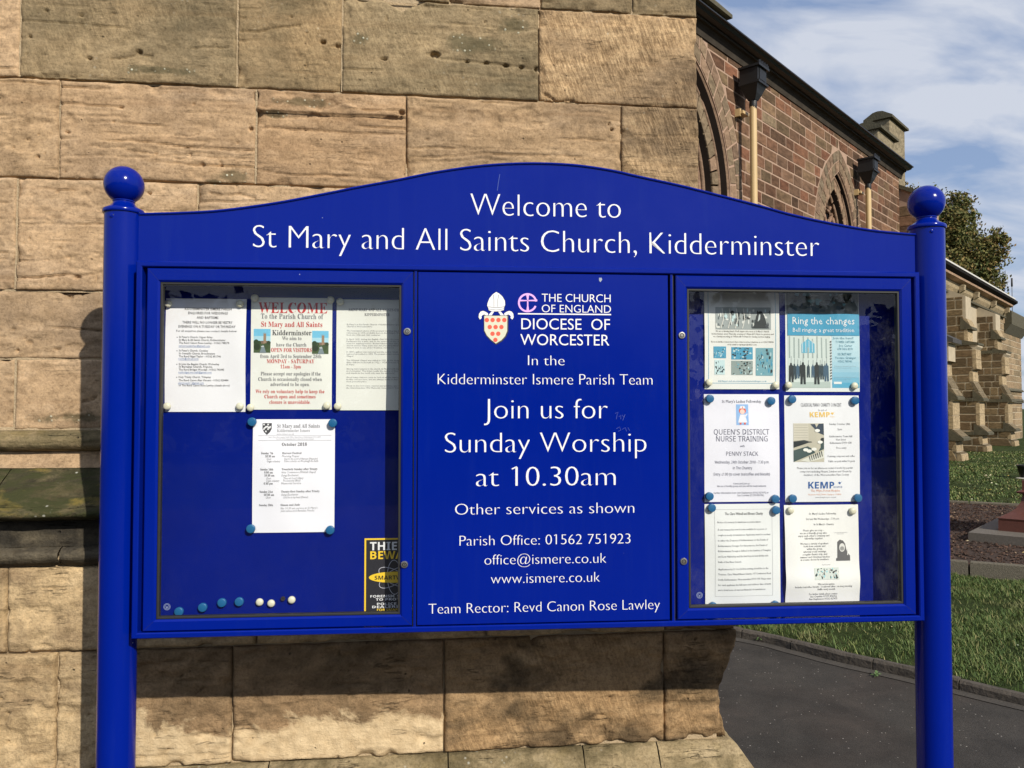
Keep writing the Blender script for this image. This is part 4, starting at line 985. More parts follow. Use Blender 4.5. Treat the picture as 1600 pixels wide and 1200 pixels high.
for (s, w_, ztop) in ((-6.1, .85, 3.5), (0.0, .85, 5.6), (5.45, .95, 5.45)):
    before = set(ch.children)
    pts_ = [(PW+.3, 0)]+[p_ for p_ in profB[::-1] if p_[1] <= ztop]
    pts_ += [(pts_[-1][0], ztop), (PW+.3, ztop+.5)]
    mb = MB(); mb.prism(pts_, s, s+w_, 'x'); mb.build('buttress', M['palemortar'], ch)
    side_face_stones(s, PW, ztop)
    # sloping weathered offsets
    for (za, a, zb, b_) in ((profB[2][1]+.36, profB[1][0], profB[2][1], profB[2][0]), (profB[5][1]+.09, profB[3][0], profB[5][1], profB[5][0]), (zcl(664), ycl(1531), zcl(678), ycl(1544)), (zcl(612), ycl(1530), zcl(625), ycl(1537))):
        if za > ztop: continue
        mb = MB(); mb.prism([(a+.18, za+.06), (b_-.03, zb+.03), (b_-.03, zb-.04), (a+.18, zb-.04)], s-.035, s+w_+.05, 'x'); mb.build('offset_stone', M['moss2'], ch)
        if zb < 4: mb = MB(); mb.prism([(PW+.02, zb+.07), (a+.17, zb+.07), (a+.17, zb-.05), (PW+.02, zb-.05)], s-.075, s+.01, 'x'); mb.build('string_course', M['moss2'], ch)
    # end-face stones follow the stepped profile, sunlight put into their paler colour
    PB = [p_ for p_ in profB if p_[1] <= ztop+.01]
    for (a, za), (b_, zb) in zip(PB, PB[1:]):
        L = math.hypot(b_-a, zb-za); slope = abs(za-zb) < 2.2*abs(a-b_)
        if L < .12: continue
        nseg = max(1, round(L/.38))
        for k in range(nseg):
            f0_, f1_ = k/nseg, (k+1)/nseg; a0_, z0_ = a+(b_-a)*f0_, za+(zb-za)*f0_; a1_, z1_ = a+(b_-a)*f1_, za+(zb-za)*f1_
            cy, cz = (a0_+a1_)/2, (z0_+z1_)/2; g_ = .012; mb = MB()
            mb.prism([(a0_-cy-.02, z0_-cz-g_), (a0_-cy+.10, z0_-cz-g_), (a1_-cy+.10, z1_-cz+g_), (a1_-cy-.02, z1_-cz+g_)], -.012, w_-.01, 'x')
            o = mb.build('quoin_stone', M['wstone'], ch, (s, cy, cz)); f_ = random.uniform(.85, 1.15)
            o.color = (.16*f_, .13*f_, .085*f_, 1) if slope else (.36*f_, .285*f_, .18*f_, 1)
    if s < -3:
        mb = MB(); ye = y_at(3.4)
        mb.prism([(PW+.2, 4.35), (ye-.16, 3.62), (ye-.16, 3.50), (PW+.2, 3.9)], s-.12, s+w_+.12, 'x'); mb.build('buttress_cap', M['slate'], ch)
        bpy.context.view_layer.update()
        for o in set(ch.children)-before: o.location.y -= .45
# main wall
zEv = C_(1540, 470, PW-.35)[1]
xE = C_(1596, 600, PW)[0]
mb = MB(); mb.box(-16, xE, PW, PW+4, 0, zEv+.1); mb.build('wall', M['palemortar'], ch)
z = .05
while z < zEv-.3:
    h = random.choice([.26, .3, .34]); x = 6.45
    while x < xE-.02:
        x1 = min(x+random.choice([.5, .7, .9, 1.1]), xE)
        mb = MB(); mb.bbox(.018, x1-x-.018, -.015, 0, .018, h-.018, .008); o = mb.build('stone', M['wstone'], ch, (x, PW, z))
        f_ = random.uniform(.8, 1.15); c_ = random.choice([(.27, .205, .13), (.31, .235, .15), (.23, .18, .115), (.26, .19, .12)]); o.color = (c_[0]*f_, c_[1]*f_, c_[2]*f_, 1); x = x1
    z += h
for zz_ in (zcl(600)*1.0, 1.95, zcl(625)):
    mb = MB(); mb.prism([(PW-.10, zz_), (PW, zz_+.10), (PW, zz_-.05), (PW-.10, zz_-.03)], 6.42, xE+.08, 'x'); mb.build('string_course', M['moss2'], ch)
# cornice, gutter and white roof edge
def at_px(pxs, y): return [C_(px, py, y) for px, py in pxs]
lo = at_px([(1476, 441), (1570, 497)], PW-.2); up = at_px([(1476, 404), (1575, 468)], PW-.4)
zlo = sum(p_[1] for p_ in lo)/2; zup = sum(p_[1] for p_ in up)/2
x1e = C_(1578, 480, PW-.3)[0]
mb = MB(); mb.prism([(PW+.02, zlo-.02), (PW-.10, zlo), (PW-.18, zlo+.14), (PW-.20, zlo+.34), (PW+.02, zlo+.34)], -16, x1e, 'x'); o = mb.build('cornice', M['wstone'], ch); o.color = (.33, .27, .175, 1)
mb = MB(); mb.prism([(PW-.14, zlo-.10), (PW+.02, zlo-.10), (PW+.02, zlo-.03), (PW-.14, zlo-.03)], -16, x1e, 'x'); mb.build('dark_fillet', M['moss2'], ch)
mb = MB(); mb.prism([(PW-.22, zlo+.36), (PW-.42, zlo+.42), (PW-.42, zlo+.50), (PW+.02, zlo+.50), (PW+.02, zlo+.36)], -16, x1e+.1, 'x'); o = mb.build('fascia', M['wstone'], ch); o.color = (.33, .23, .16, 1)
mb = MB(); mb.prism([(PW-.40, zlo+.51), (PW-.56, zlo+.60), (PW-.56, zlo+.70), (PW+.5, zlo+.80), (PW+.5, zlo+.51)], -16, x1e+.4, 'x'); mb.build('gutter', M['darkgutter'], ch)
mb = MB(); mb.prism([(PW-.57, zlo+.705), (PW-.57, zlo+.76), (PW-.40, zlo+.80), (PW-.40, zlo+.73)], -16, x1e-.3, 'x'); mb.build('lead_edge', M['lead'], ch)
mb = MB(); mb.add([(-16, PW-.4, zlo+.8), (x1e+.3, PW-.4, zlo+.8), (x1e+.3, PW+4, zlo+1.9), (-16, PW+4, zlo+1.9)], [(0, 1, 2, 3)]); mb.build('roof_slope', M['slate'], ch)
for k, px in enumerate((1500, 1522, 1549, 1570)):
    xx = C_(px, 450, PW-.2)[0]
    mb = MB(); mb.prism([(PW-.19, zlo+.02), (PW-.36, zlo+.12), (PW-.38, zlo+.32), (PW-.19, zlo+.34)], xx-.12, xx+.12, 'x'); o = mb.build('carved_corbel', M['wstone'], ch); o.color = (.36, .30, .20, 1)
# gable end block
mb = MB(); mb.prism([(PW-.30, zlo-.35), (PW-.30, zlo+.25), (PW-.1, zlo+.42), (PW+1.4, zlo+.5), (PW+1.4, zlo-.35)], x1e+.42, xE+.2, 'x'); mb.build('gable_end', M['moss2'], ch)
mb = MB(); mb.prism([(PW-.03, zlo-.75), (PW-.30, zlo-.36), (PW-.03, zlo-.30)], x1e+.2, xE+.15, 'x'); mb.build('gable_kneeler', M['moss2'], ch)
mb = MB(); mb.bbox(xE-.35, xE-.2, PW-.012, PW, 3.1, 4.3, .003); mb.build('window_slit', M['hollow'], ch)
# thin mast over the far gable
qx = C_(1581.5, 470, PW+2.2)
mb = MB(); mb.tube([(qx[0], PW+2.2, zlo+.6), (qx[0], PW+2.2, C_(1581.5, 437, PW+2.2)[1])], .02, 6)
mb.tube([(qx[0], PW+2.2, C_(1581.5, 448, PW+2.2)[1]), (qx[0], PW+2.2, C_(1581.5, 435, PW+2.2)[1])], .055, 6); mb.build('roof_vent', M['slate'], ch)

# ================================================================== TREE
def leaf_mesh(name, blobs, nleaf, size, seed):
    r = np.random.default_rng(seed); C = []
    for (cx, cy, cz, rx, ry, rz, w_) in blobs:
        n = int(nleaf*w_)
        # leaf clumps inside each lobe
        nc = max(8, int(n/34)); d = r.normal(size=(nc, 3)); d /= np.linalg.norm(d, axis=1)[:, None]
        rad = r.uniform(.30, 1.22, nc)**.7
        cc = d*rad[:, None]*np.array([rx, ry, rz])+np.array([cx, cy, cz])
        k = r.integers(0, nc, n); C.append(cc[k]+r.normal(size=(n, 3))*.17*min(rx, rz)*.75)
    C = np.concatenate(C); n = len(C)
    a = r.normal(size=(n, 3)); a /= np.linalg.norm(a, axis=1)[:, None]; b_ = np.cross(a, r.normal(size=(n, 3))); b_ /= np.linalg.norm(b_, axis=1)[:, None]
    s = size*r.uniform(.6, 1.3, n)[:, None]
    V = np.stack([C-a*s, C+b_*s*.55, C+a*s, C-b_*s*.55], 1).reshape(-1, 3)
    return np_mesh(name, V, np.arange(4*n).reshape(-1, 4), False)
def leafmat(name, stops):
    m, nt, p = mat(name); g = N(nt, 'ShaderNodeNewGeometry')
    c = ramp(nt, g.outputs['Random Per Island'], stops)
    c = mixrgb(nt, .8, c, ramp(nt, noise(nt, g.outputs['Position'], .7, 3), [(.35, (.95, 1.15, 1.0)), (.65, (1.35, 1.1, .9))]), 'MULTIPLY')
    nt.links.new(c, p.inputs['Base Color']); p.inputs['Roughness'].default_value = .7; p.inputs['Specular IOR Level'].default_value = .2
    return m
M['leaf'] = leafmat('autumn leaves', [(0, (.055, .068, .024)), (.35, (.10, .105, .036)), (.65, (.15, .135, .048)), (.88, (.19, .145, .058)), (1, (.20, .115, .05))])
M['bark'] = plain('grey bark', (.07, .055, .04), .95, noise=.5, nscale=3, bump=.6, bscale=20)
TY = 44.0
def T3(px, py, Y=TY): 
    d = ray(px, py); t = Y/d.y; return Vector((0, 0, CAM_H))+d*t
tr_base = T3(1478, 637); tr_base.z = 0
tree = empty('broadleaf_tree', Matrix.Translation(tr_base), 'tall green and rust autumn tree rising behind the church roofs', 'tree')
PXM = TY/F
blobs = []
for (px, py, rx, rz, w_) in ((1448, 330, 38, 42, .13), (1480, 355, 45, 50, .17), (1500, 335, 34, 36, .09), (1495, 410, 55, 60, .22), (1535, 400, 34, 38, .09), (1548, 375, 20, 22, .04), (1530, 455, 42, 40, .11), (1462, 440, 50, 60, .12), (1425, 300, 22, 20, .03)):
    q = T3(px, py)-tr_base; blobs.append((q.x, q.y+random.uniform(-1, 1), q.z, rx*PXM*.88, rx*PXM, rz*PXM*.9, w_))
link('crown', leaf_mesh('crown', blobs, 34000, .095, 3), M['leaf'], tree)
mb = MB(); mb.tube([(0, 0, 0), (.1, 0, 3), (.0, .1, 6)], .42, 10, r1=.3); mb.build('trunk', M['bark'], tree)
for k, b__ in enumerate(blobs):
    e = Vector(b__[:3]); st = Vector((0, .1, 5.5)); mid = st.lerp(e, .5)+Vector((0, 0, .6))
    mb = MB(); mb.tube([st, mid, e, e+Vector((random.uniform(-.6, .6), 0, b__[5]*.9))], .16, 6, r1=.02); mb.build('limb', M['bark'], tree)

# belt of trees across the road behind the camera: the panes and the enamel mirror it
blobs = []; random.seed(31)
for k in range(26):
    x = -34+k*2.9+random.uniform(-1, 1); h = random.uniform(2.2, 3.3)
    blobs.append((x, random.uniform(-2, 2), h*.95, 2.6, 2.0, h, 1/26))
M['farleaf'] = leafmat('dark hedge leaves', [(0, (.020, .030, .012)), (.6, (.040, .052, .018)), (1, (.08, .065, .025))])
o = link('distant_trees', leaf_mesh('distant_trees', blobs, 26000, .34, 8), M['farleaf']); o.location = (0, -27, 0)
tag(o, 'dark belt of trees on the far side of the churchyard, seen only as a reflection', 'trees', kind='stuff')

# ================================================================== GRASS, MULCH, LEAVES
def in_poly(P, X, Y):
    ins = np.zeros(len(X), bool); n = len(P)
    for i in range(n):
        x1, y1 = P[i]; x2, y2 = P[(i+1) % n]
        c_ = ((y1 > Y) != (y2 > Y)) & (X < (x2-x1)*(Y-y1)/(y2-y1+1e-12)+x1); ins ^= c_
    return ins
def blades(name, poly, n, h, w, seed, label, zb=LZ, clump=2.5):
    r = np.random.default_rng(seed); P = np.array(poly)
    X = r.uniform(P[:, 0].min(), P[:, 0].max(), n*3); Y = r.uniform(P[:, 1].min(), P[:, 1].max(), n*3)
    k = in_poly(poly, X, Y); den = fbm(X*clump, Y*clump, seed, 3); k &= r.uniform(0, 1, len(X)) < np.clip((den-.25)*2.6, .12, 1)
    X = X[k][:n]; Y = Y[k][:n]; n = len(X); den = den[k][:n]
    hh = h*r.uniform(.5, 1.25, n)*(.55+den*.95); an = r.uniform(0, 2*math.pi, n); ln = r.uniform(.2, 1.7, n)*hh
    ww = w*r.uniform(.6, 1.3, n); ox, oy = np.cos(an), np.sin(an); sx, sy = -oy, ox
    Z = np.full(n, zb)
    def pt(x, y, z): return np.stack([x, y, z], -1)
    V = np.stack([pt(X-sx*ww, Y-sy*ww, Z), pt(X+sx*ww, Y+sy*ww, Z),
                  pt(X+ox*ln*.35+sx*ww*.8, Y+oy*ln*.35+sy*ww*.8, Z+hh*.6), pt(X+ox*ln*.35-sx*ww*.8, Y+oy*ln*.35-sy*ww*.8, Z+hh*.6),
                  pt(X+ox*ln+sx*ww*.1, Y+oy*ln+sy*ww*.1, Z+hh*.92), pt(X+ox*ln-sx*ww*.1, Y+oy*ln-sy*ww*.1, Z+hh*.92)], 1).reshape(-1, 3)
    b_ = np.arange(n)[:, None]*6
    Q = np.concatenate([b_+np.array([[0, 1, 2, 3]]), b_+np.array([[3, 2, 4, 5]])])
    o = link(name, np_mesh(name, V, Q, True), M['blade']); tag(o, label, 'grass', kind='stuff')
m, nt, p = mat('grass blades'); g = N(nt, 'ShaderNodeNewGeometry')
c = ramp(nt, g.outputs['Random Per Island'], [(0, (.038, .072, .015)), (.5, (.078, .125, .028)), (.85, (.13, .165, .045)), (1, (.30, .27, .11))])
c = mixrgb(nt, ramp(nt, noise(nt, g.outputs['Position'], 2.0, 4), [(.55, (0, 0, 0)), (.72, (.7, .7, .7))]), c, (.20, .165, .075))
nt.links.new(c, p.inputs['Base Color']); p.inputs['Roughness'].default_value = .6; p.inputs['Specular IOR Level'].default_value = .3; M['blade'] = m
near = [(q.x+.0, q.y+.03) for q in back if q.x > -.6 and q.x < 6.0]
near += [(e1+de*2.0).to_2d()[:], (e0-de*2.4).to_2d()[:], (-.4, 8.6)]
near = [(float(a), float(b_)) for a, b_ in near]
blades('lawn_grass', near, 105000, .033, .0022, 5, 'lush near strip of grass between the path kerb and the bed edging')
g0 = f0-df_*3+Vector((.1, .1, 0)); g1 = f1+df_*3.5
far = [(g0.x, g0.y+.1), (g1.x, g1.y+.1), (29, 33), (15.2, 27.4), (11, 22)]
blades('churchyard_grass', far, 70000, .032, .009, 6, 'short mown grass between the planting bed and the far church', clump=1.2)
edge_p = [(float(q.x), float(q.y)+.0) for q in back if -.2 < q.x < 4.5]; edge_p += [(x+.03, y+.10) for x, y in edge_p[::-1]]
blades('kerb_edge_grass', edge_p, 2600, .075, .0032, 15, 'longer grass and moss hanging over the back of the path kerb', clump=7)
# mulch chips
def chips(name, poly, n, s, z, mt, seed, label, cat, flat=.35):
    r = np.random.default_rng(seed); P = np.array(poly)
    X = r.uniform(P[:, 0].min(), P[:, 0].max(), n*3); Y = r.uniform(P[:, 1].min(), P[:, 1].max(), n*3)
    k = in_poly(poly, X, Y); X = X[k][:n]; Y = Y[k][:n]; n = len(X)
    C = np.stack([X, Y, np.full(n, z)+r.uniform(0, s*.6, n)], -1)
    a = r.normal(size=(n, 3)); a[:, 2] *= flat; a /= np.linalg.norm(a, axis=1)[:, None]
    b_ = np.cross(a, np.array([0, 0, 1.])+r.normal(size=(n, 3))*.4); b_ /= np.linalg.norm(b_, axis=1)[:, None]; c_ = np.cross(a, b_)
    q = s*r.uniform(.5, 1.4, n)[:, None]
    V = np.stack([C-a*q, C+b_*q*.5, C+a*q, C-b_*q*.5, C+c_*q*.3, C-c_*q*.3], 1).reshape(-1, 3)
    T = np.array([[0, 1, 4], [1, 2, 4], [2, 3, 4], [3, 0, 4], [1, 0, 5], [2, 1, 5], [3, 2, 5], [0, 3, 5]])
    Q = (np.arange(n)[:, None, None]*6+T[None]).reshape(-1, 3)
    o = link(name, np_mesh(name, V, Q, False), mt); tag(o, label, cat, kind='stuff')
m, nt, p = mat('bark chips'); g = N(nt, 'ShaderNodeNewGeometry')
c = ramp(nt, g.outputs['Random Per Island'], [(0, (.020, .011, .008)), (.6, (.060, .032, .020)), (.93, (.11, .06, .038)), (1, (.22, .16, .10))])
nt.links.new(c, p.inputs['Base Color']); p.inputs['Roughness'].default_value = .9; M['chip'] = m
bedp = [(b0.x, b0.y), (b1.x, b1.y), (t1.x, t1.y), (t0.x, t0.y)]
chips('bark_mulch', bedp, 30000, .022, BZ, M['chip'], 4, 'dark brown bark chips covering the planting bed round the monument', 'mulch')
M['fallen'] = leafmat('fallen leaves', [(0, (.35, .26, .06)), (.5, (.50, .45, .30)), (1, (.65, .62, .5))])
chips('fallen_leaves', far, 260, .030, LZ+.05, M['fallen'], 9, 'pale fallen leaves and daisies scattered over the far grass', 'leaves', .1)
chips('bed_leaves', bedp, 45, .035, BZ+.02, M['fallen'], 10, 'few pale fallen leaves lying on the dark bark chips', 'leaves', .1)
chips('near_leaves', near, 26, .012, LZ+.05, M['fallen'], 12, 'tiny yellow flowers and leaves dotted in the near grass strip', 'leaves', .1)
pathp = [(.9, 2.9), (5.5, 3.2), (4.6, 4.3), (2.2, 4.75), (1.2, 5.6)]
M['bits'] = plain('pale grit', (.45, .40, .33), .8)
chips('path_grit', pathp, 120, .003, .002, M['bits'], 14, 'pale specks of grit scattered over the asphalt path', 'grit', .2)
# small weeds at the kerb foot
M['weed'] = plain('weed leaves', (.10, .17, .05), .6)
for k, (px, py, lab) in enumerate(((1188, 1003, 'small green weed at the kerb foot beside the stone buttress'), (1369, 1058, 'tiny pale green weed on the path by the right post'))):
    q = ground(px, py); mb = MB(); r = random.Random(k)
    for i in range(16):
        a = r.uniform(0, 6.28); L = r.uniform(.015, .045); w_ = .006; dx_, dy_ = math.cos(a), math.sin(a); h = r.uniform(.005, .03)
        mb.add([(0, 0, .003), (dx_*L*.5-dy_*w_, dy_*L*.5+dx_*w_, h), (dx_*L, dy_*L, h*.8), (dx_*L*.5+dy_*w_, dy_*L*.5-dx_*w_, h)], [(0, 1, 2, 3)])
    o = mb.build('weed', M['weed']); o.location = (q.x, q.y, .006); tag(o, lab, 'weed', 'weeds growing by the kerb')

# ================================================================== NOTICE BOARD
FB = Frame((0, 2.112, 0), 4.7); B = FB.loc
board = empty('notice_board', FB.M(), 'royal blue church notice board with arched header, two glazed cases and ball topped posts', 'notice board')
def bz(py, px, y=0): return B(px, py, y)[1]
def bx(px, y=0): return B(px, 637, y)[0]
X_cl, X_cr = bx(210.5), bx(1439)
Z_ct = (bz(408.5, 215)+bz(425, 1430))/2; Z_cb = (bz(998, 206)+bz(970, 1440))/2
def sub(name, mb, mt, par=None): return mb.build(name, mt, par or board)
# posts
YPST = .060; RP = .0468
POST_TOP = (B(194, 327, YPST)[1]+B(1447, 362, YPST)[1])/2
for px in (189, 1452):
    xc = bx(px, YPST)
    po = bpy.data.objects.new('post', None); COL.objects.link(po); po.parent = board; po.location = (xc, YPST, 0)
    mb = MB(); mb.lathe([(0, .0), (RP, .0), (RP, POST_TOP), (0, POST_TOP)], 64); sub('tube', mb, M['blue'], po)
    mb = MB(); bc = .073; rb = .0497
    prof = [(0, -.004), (RP+.0035, -.004), (RP+.0045, -.002), (RP+.0045, .0035), (RP+.0025, .007), (.043, .010), (.034, .0155), (.0275, .022), (.0262, .027), (.0278, .0285), (.0278, .031), (.0262, .0325)]
    a0 = math.acos(.0262/rb)
    for k in range(25):
        t = -a0+(math.pi/2+a0)*k/24; prof.append((rb*math.cos(t), bc+rb*math.sin(t)))
    mb.lathe(prof, 64); sub('ball_finial', mb, M['blue'], po).location = (0, 0, POST_TOP)
    for dz_, ang in ((-.018, -1.75),):
        mb = MB(); mb.lathe([(0, 0), (.0052, 0), (.0052, .0016), (.0042, .0022), (.0012, .0022), (.0010, .0006), (0, .0006)], 16)
        o = sub('screw', mb, M['blue'], po); o.rotation_euler = (math.pi/2, 0, 0); o.location = (-.012, -math.sqrt(RP**2-.012**2)+.0004, POST_TOP+dz_)
    mb = MB(); mb.lathe([(RP, .0), (.085, .0), (.085, .012), (RP+.004, .016)], 32); sub('ground_collar', mb, M['blue'], po)
# header panel
YH = .045
hp = [(222, 334), (290, 332), (350, 328), (430, 317), (500, 304), (560, 292), (620, 281), (680, 269), (750, 259), (820, 255), (890, 257), (950, 265), (1000, 276), (1060, 289), (1100, 299), (1182, 320), (1240, 336), (1305, 350), (1365, 360), (1425, 366)]
HP = [Vector((*B(a, b_, YH), 0)) for a, b_ in hp]; HPs = catmull(HP, 5)
HPs = [(p_.x, p_.y) for p_ in HPs]
xl_, xr_ = bx(189, YPST)+RP*.93, bx(1452, YPST)-RP*.93
HPs[0] = (xl_, HPs[0][1]); HPs[-1] = (xr_, HPs[-1][1])
hd = bpy.data.objects.new('header_panel', None); COL.objects.link(hd); hd.parent = board
mb = MB(); mb.prism([(xl_, Z_ct-.03)]+HPs+[(xr_, Z_ct-.03)], YH, YH+.012, 'y'); sub('arched_plate', mb, M['blue'], hd)
mb = MB()   # folded lip along the arch
lip = []; n = len(HPs)
V_ = []
for i in range(n):
    a = HPs[max(i-1, 0)]; b_ = HPs[min(i+1, n-1)]; t = Vector((b_[0]-a[0], b_[1]-a[1])).normalized(); nr = Vector((-t.y, t.x))
    x, z = HPs[i]
    for (o_, y_) in ((-.0035, YH-.003), (-.001, YH-.0042), (.0018, YH-.003), (.0018, YH+.028), (-.0035, YH+.028)):
        V_.append((x+nr.x*o_, y_, z+nr.y*o_))
fs = [(i*5+k, (i+1)*5+k, (i+1)*5+(k+1) % 5, i*5+(k+1) % 5) for i in range(n-1) for k in range(5)]
mb.add(V_, fs); sub('edge_lip', mb, M['blue'], hd)
# case body
YB_ = .078
T_ = .018
cs = bpy.data.objects.new('case', None); COL.objects.link(cs); cs.parent = board
mb = MB()
def mitre_frame(mb, x0, x1, z0, z1, w, y0, y1, bev=.003, bw=None):
    bw = bw or w
    O = [(x0, z0), (x1, z0), (x1, z1), (x0, z1)]; I = [(x0+w, z0+bw), (x1-w, z0+bw), (x1-w, z1-bw), (x0+w, z1-bw)]
    for k in range(4):
        a, b_, c_, d_2 = O[k], O[(k+1) % 4], I[(k+1) % 4], I[k]
        cx = (x0+x1)/2; cz = (z0+z1)/2
        def ins(p_, o_): return (p_[0]+(o_ if p_[0] < cx else -o_), p_[1]+(o_ if p_[1] < cz else -o_))
        a2, b2 = ins(a, bev), ins(b_, bev); c2, d2 = ins(c_, -bev), ins(d_2, -bev)
        P = [(a[0], y0+bev, a[1]), (b_[0], y0+bev, b_[1]), (a2[0], y0, a2[1]), (b2[0], y0, b2[1]), (c2[0], y0, c2[1]), (d2[0], y0, d2[1]), (c_[0], y0+bev, c_[1]), (d_2[0], y0+bev, d_2[1]),
             (a[0], y1, a[1]), (b_[0], y1, b_[1]), (c_[0], y1, c_[1]), (d_2[0], y1, d_2[1])]
        mb.add(P, [(0, 1, 3, 2), (2, 3, 4, 5), (5, 4, 6, 7), (0, 8, 9, 1), (7, 6, 10, 11), (8, 11, 10, 9)])
mitre_frame(mb, X_cl, X_cr, Z_cb, Z_ct, .0145, -.004, YB_, .0025); sub('outer_frame', mb, M['blue'], cs)
mb = MB(); mb.box(X_cl+.003, X_cr-.003, YB_, YB_+.004, Z_cb+.003, Z_ct-.003); sub('back_sheet', mb, M['backboard'], cs)
ti = .0145
mb = MB(); xs_ = (bx(648.5), bx(1051))
for x in xs_: mb.box(x-.0045, x+.0045, .0035, YB_, Z_cb+ti, Z_ct-ti)
sub('divider', mb, M['gasket'], cs)
for x in xs_:
    mb = MB(); mb.box(x-.0022 if x < 0 else x-.0042, x+.0042 if x < 0 else x+.0022, .0008, .0034, Z_cb+ti, Z_ct-ti); sub('cover_strip', mb, M['blue'], cs)
# doors
zo0, zo1 = Z_cb+ti+.0028, Z_ct-ti-.0028
def door(xa, xb, wl, wr, wt, wb, locks, gm, lab):
    d = bpy.data.objects.new('door', None); COL.objects.link(d); d.parent = board; d['label'] = lab
    mb = MB(); bev = .002
    O = [(xa, zo0), (xb, zo0), (xb, zo1), (xa, zo1)]; I = [(xa+wl, zo0+wb), (xb-wr, zo0+wb), (xb-wr, zo1-wt), (xa+wl, zo1-wt)]
    cx = (xa+xb)/2; cz = (zo0+zo1)/2
    def ins(p_, o_): return (p_[0]+(o_ if p_[0] < cx else -o_), p_[1]+(o_ if p_[1] < cz else -o_))
    for k in range(4):
        a, b_, c_, d_2 = O[k], O[(k+1) % 4], I[(k+1) % 4], I[k]
        # hairline open mitres
        ax = lambda p_, s_: (p_[0]+(s_ if k in (0,) and p_ in (a, d_2) else 0), p_[1])
        a2, b2 = ins(a, bev), ins(b_, bev); c2, d2 = ins(c_, -.005), ins(d_2, -.005)
        P = [(a[0], bev, a[1]), (b_[0], bev, b_[1]), (a2[0], 0, a2[1]), (b2[0], 0, b2[1]), (c2[0], 0, c2[1]), (d2[0], 0, d2[1]), (c_[0], .004, c_[1]), (d_2[0], .004, d_2[1]),
             (a[0], .022, a[1]), (b_[0], .022, b_[1]), (c_[0], .022, c_[1]), (d_2[0], .022, d_2[1])]
        mb.add(P, [(0, 1, 3, 2), (2, 3, 4, 5), (5, 4, 6, 7), (0, 8, 9, 1), (7, 6, 10, 11), (8, 11, 10, 9)])
    sub('door_frame', mb, M['blue'], d)
    for k in range(4):  # dark mitre lines, slightly proud slivers
        mb = MB()
        o_, i_ = Vector((*O[k], 0)), Vector((*I[k], 0)); t = (i_-o_).normalized(); nr = Vector((-t.y, t.x, 0))*.00022
        a, b_ = o_+t*.003, i_-t*.007
        mb.add([(a.x-nr.x, -.0002, a.y-nr.y), (a.x+nr.x, -.0002, a.y+nr.y), (b_.x+nr.x, -.0002, b_.y+nr.y), (b_.x-nr.x, -.0002, b_.y-nr.y)], [(0, 1, 2, 3)])
        sub('mitre_joint', mb, M['gasket'], d)
    mb = MB(); x0, x1, z0, z1 = xa+wl, xb-wr, zo0+wb, zo1-wt
    mitre_frame(mb, x0, x1, z0, z1, .0065, .0045, .020, .0015); sub('gasket', mb, M['gasket'], d)
    mb = MB(); gq = .0095
    mb.add([(x0+.003, gq, z0+.003), (x1-.003, gq, z0+.003), (x1-.003, gq, z1-.003), (x0+.003, gq, z1-.003)], [(0, 1, 2, 3)]); sub('glass_pane', mb, M[gm], d)
    for (px, py) in locks:
        x, z = B(px, py)
        lk = bpy.data.objects.new('lock', None); COL.objects.link(lk); lk.parent = d; lk.location = (x, 0, z)
        mb = MB(); mb.lathe([(.0098, 0), (.0098, -.0022), (.0085, -.0038), (.0062, -.0040), (.0058, -.0026), (0, -.0026)], 28, axis='y')
        mb.m = [0]*len(mb.f); k0 = len(mb.f)
        mb.lathe([(.0036, -.0028), (.0034, -.0036), (0, -.0036)], 16, axis='y')
        mb.add([(-.0007, -.0038, -.0026), (.0007, -.0038, -.0026), (.0007, -.0038, .0026), (-.0007, -.0038, .0026)], [(0, 1, 2, 3)], 1)
        mb.lathe([(.0056, -.0029), (.0040, -.0029)], 20, axis='y', mi=1)
        me = mb.mesh('lock'); me.materials.append(M['steel']); me.materials.append(M['keyhole'])
        bpy.data.objects.remove(lk); link('lock', me, None, d, (x, 0, z))
    # little etched maker's roundel on the pane (bottom left)
    x, z = B(261 if xa < 0 else 1093, 948 if xa < 0 else 930, gq)
    mb = MB()
    for r_ in (.0085, .0060): mb.lathe([(r_, gq-.0004), (r_-.0009, gq-.0004)], 24, (x, 0, z), 'y')
    mb.add([(x-.004, gq-.0005, z+.003), (x, gq-.0005, z-.0045), (x+.004, gq-.0005, z+.003), (x, gq-.0005, z-.001)], [(0, 1, 2, 3)])
    sub('etched_mark', mb, ink((.25, .30, .42)), d)
    return d
XL0, XL1 = bx(227), bx(644.8); XR0, XR1 = bx(1057), bx(1427)
GL = (bx(247), bx(626.5)); GR = (bx(1075), bx(1409))
wt = zo1-(bz(438.5, 250)+bz(456, 1400))/2; wb = (bz(967, 243)+bz(946, 1400))/2-zo0
door(XL0, XL1, GL[0]-XL0, XL1-GL[1], wt, wb, ((636.5, 518), (632, 882)), 'glass', 'left glazed door with black gasket')
door(XR0, XR1, GR[0]-XR0, XR1-GR[1], wt, wb, ((1065, 524), (1068, 877)), 'glass_dirty', 'right glazed door with smeared pane')
# centre panel
cp = bpy.data.objects.new('centre_panel', None); COL.objects.link(cp); cp.parent = board
mb = MB(); mb.bbox(bx(652.5), bx(1045), .0015, .02, zo0+.0, zo1, .0012); sub('plate', mb, M['blue'], cp)
YC = .0015
mb = MB()   # fixing lugs hidden behind post: short brackets joining case to posts
for px in (189, 1452):
    xc = bx(px, YPST)
    for z in (Z_cb+.12, Z_ct-.12): mb.box(xc-.02, xc+.02, YB_+.004, YPST+RP+.012, z-.02, z+.02)
sub('fixing_bracket', mb, M['blue'])

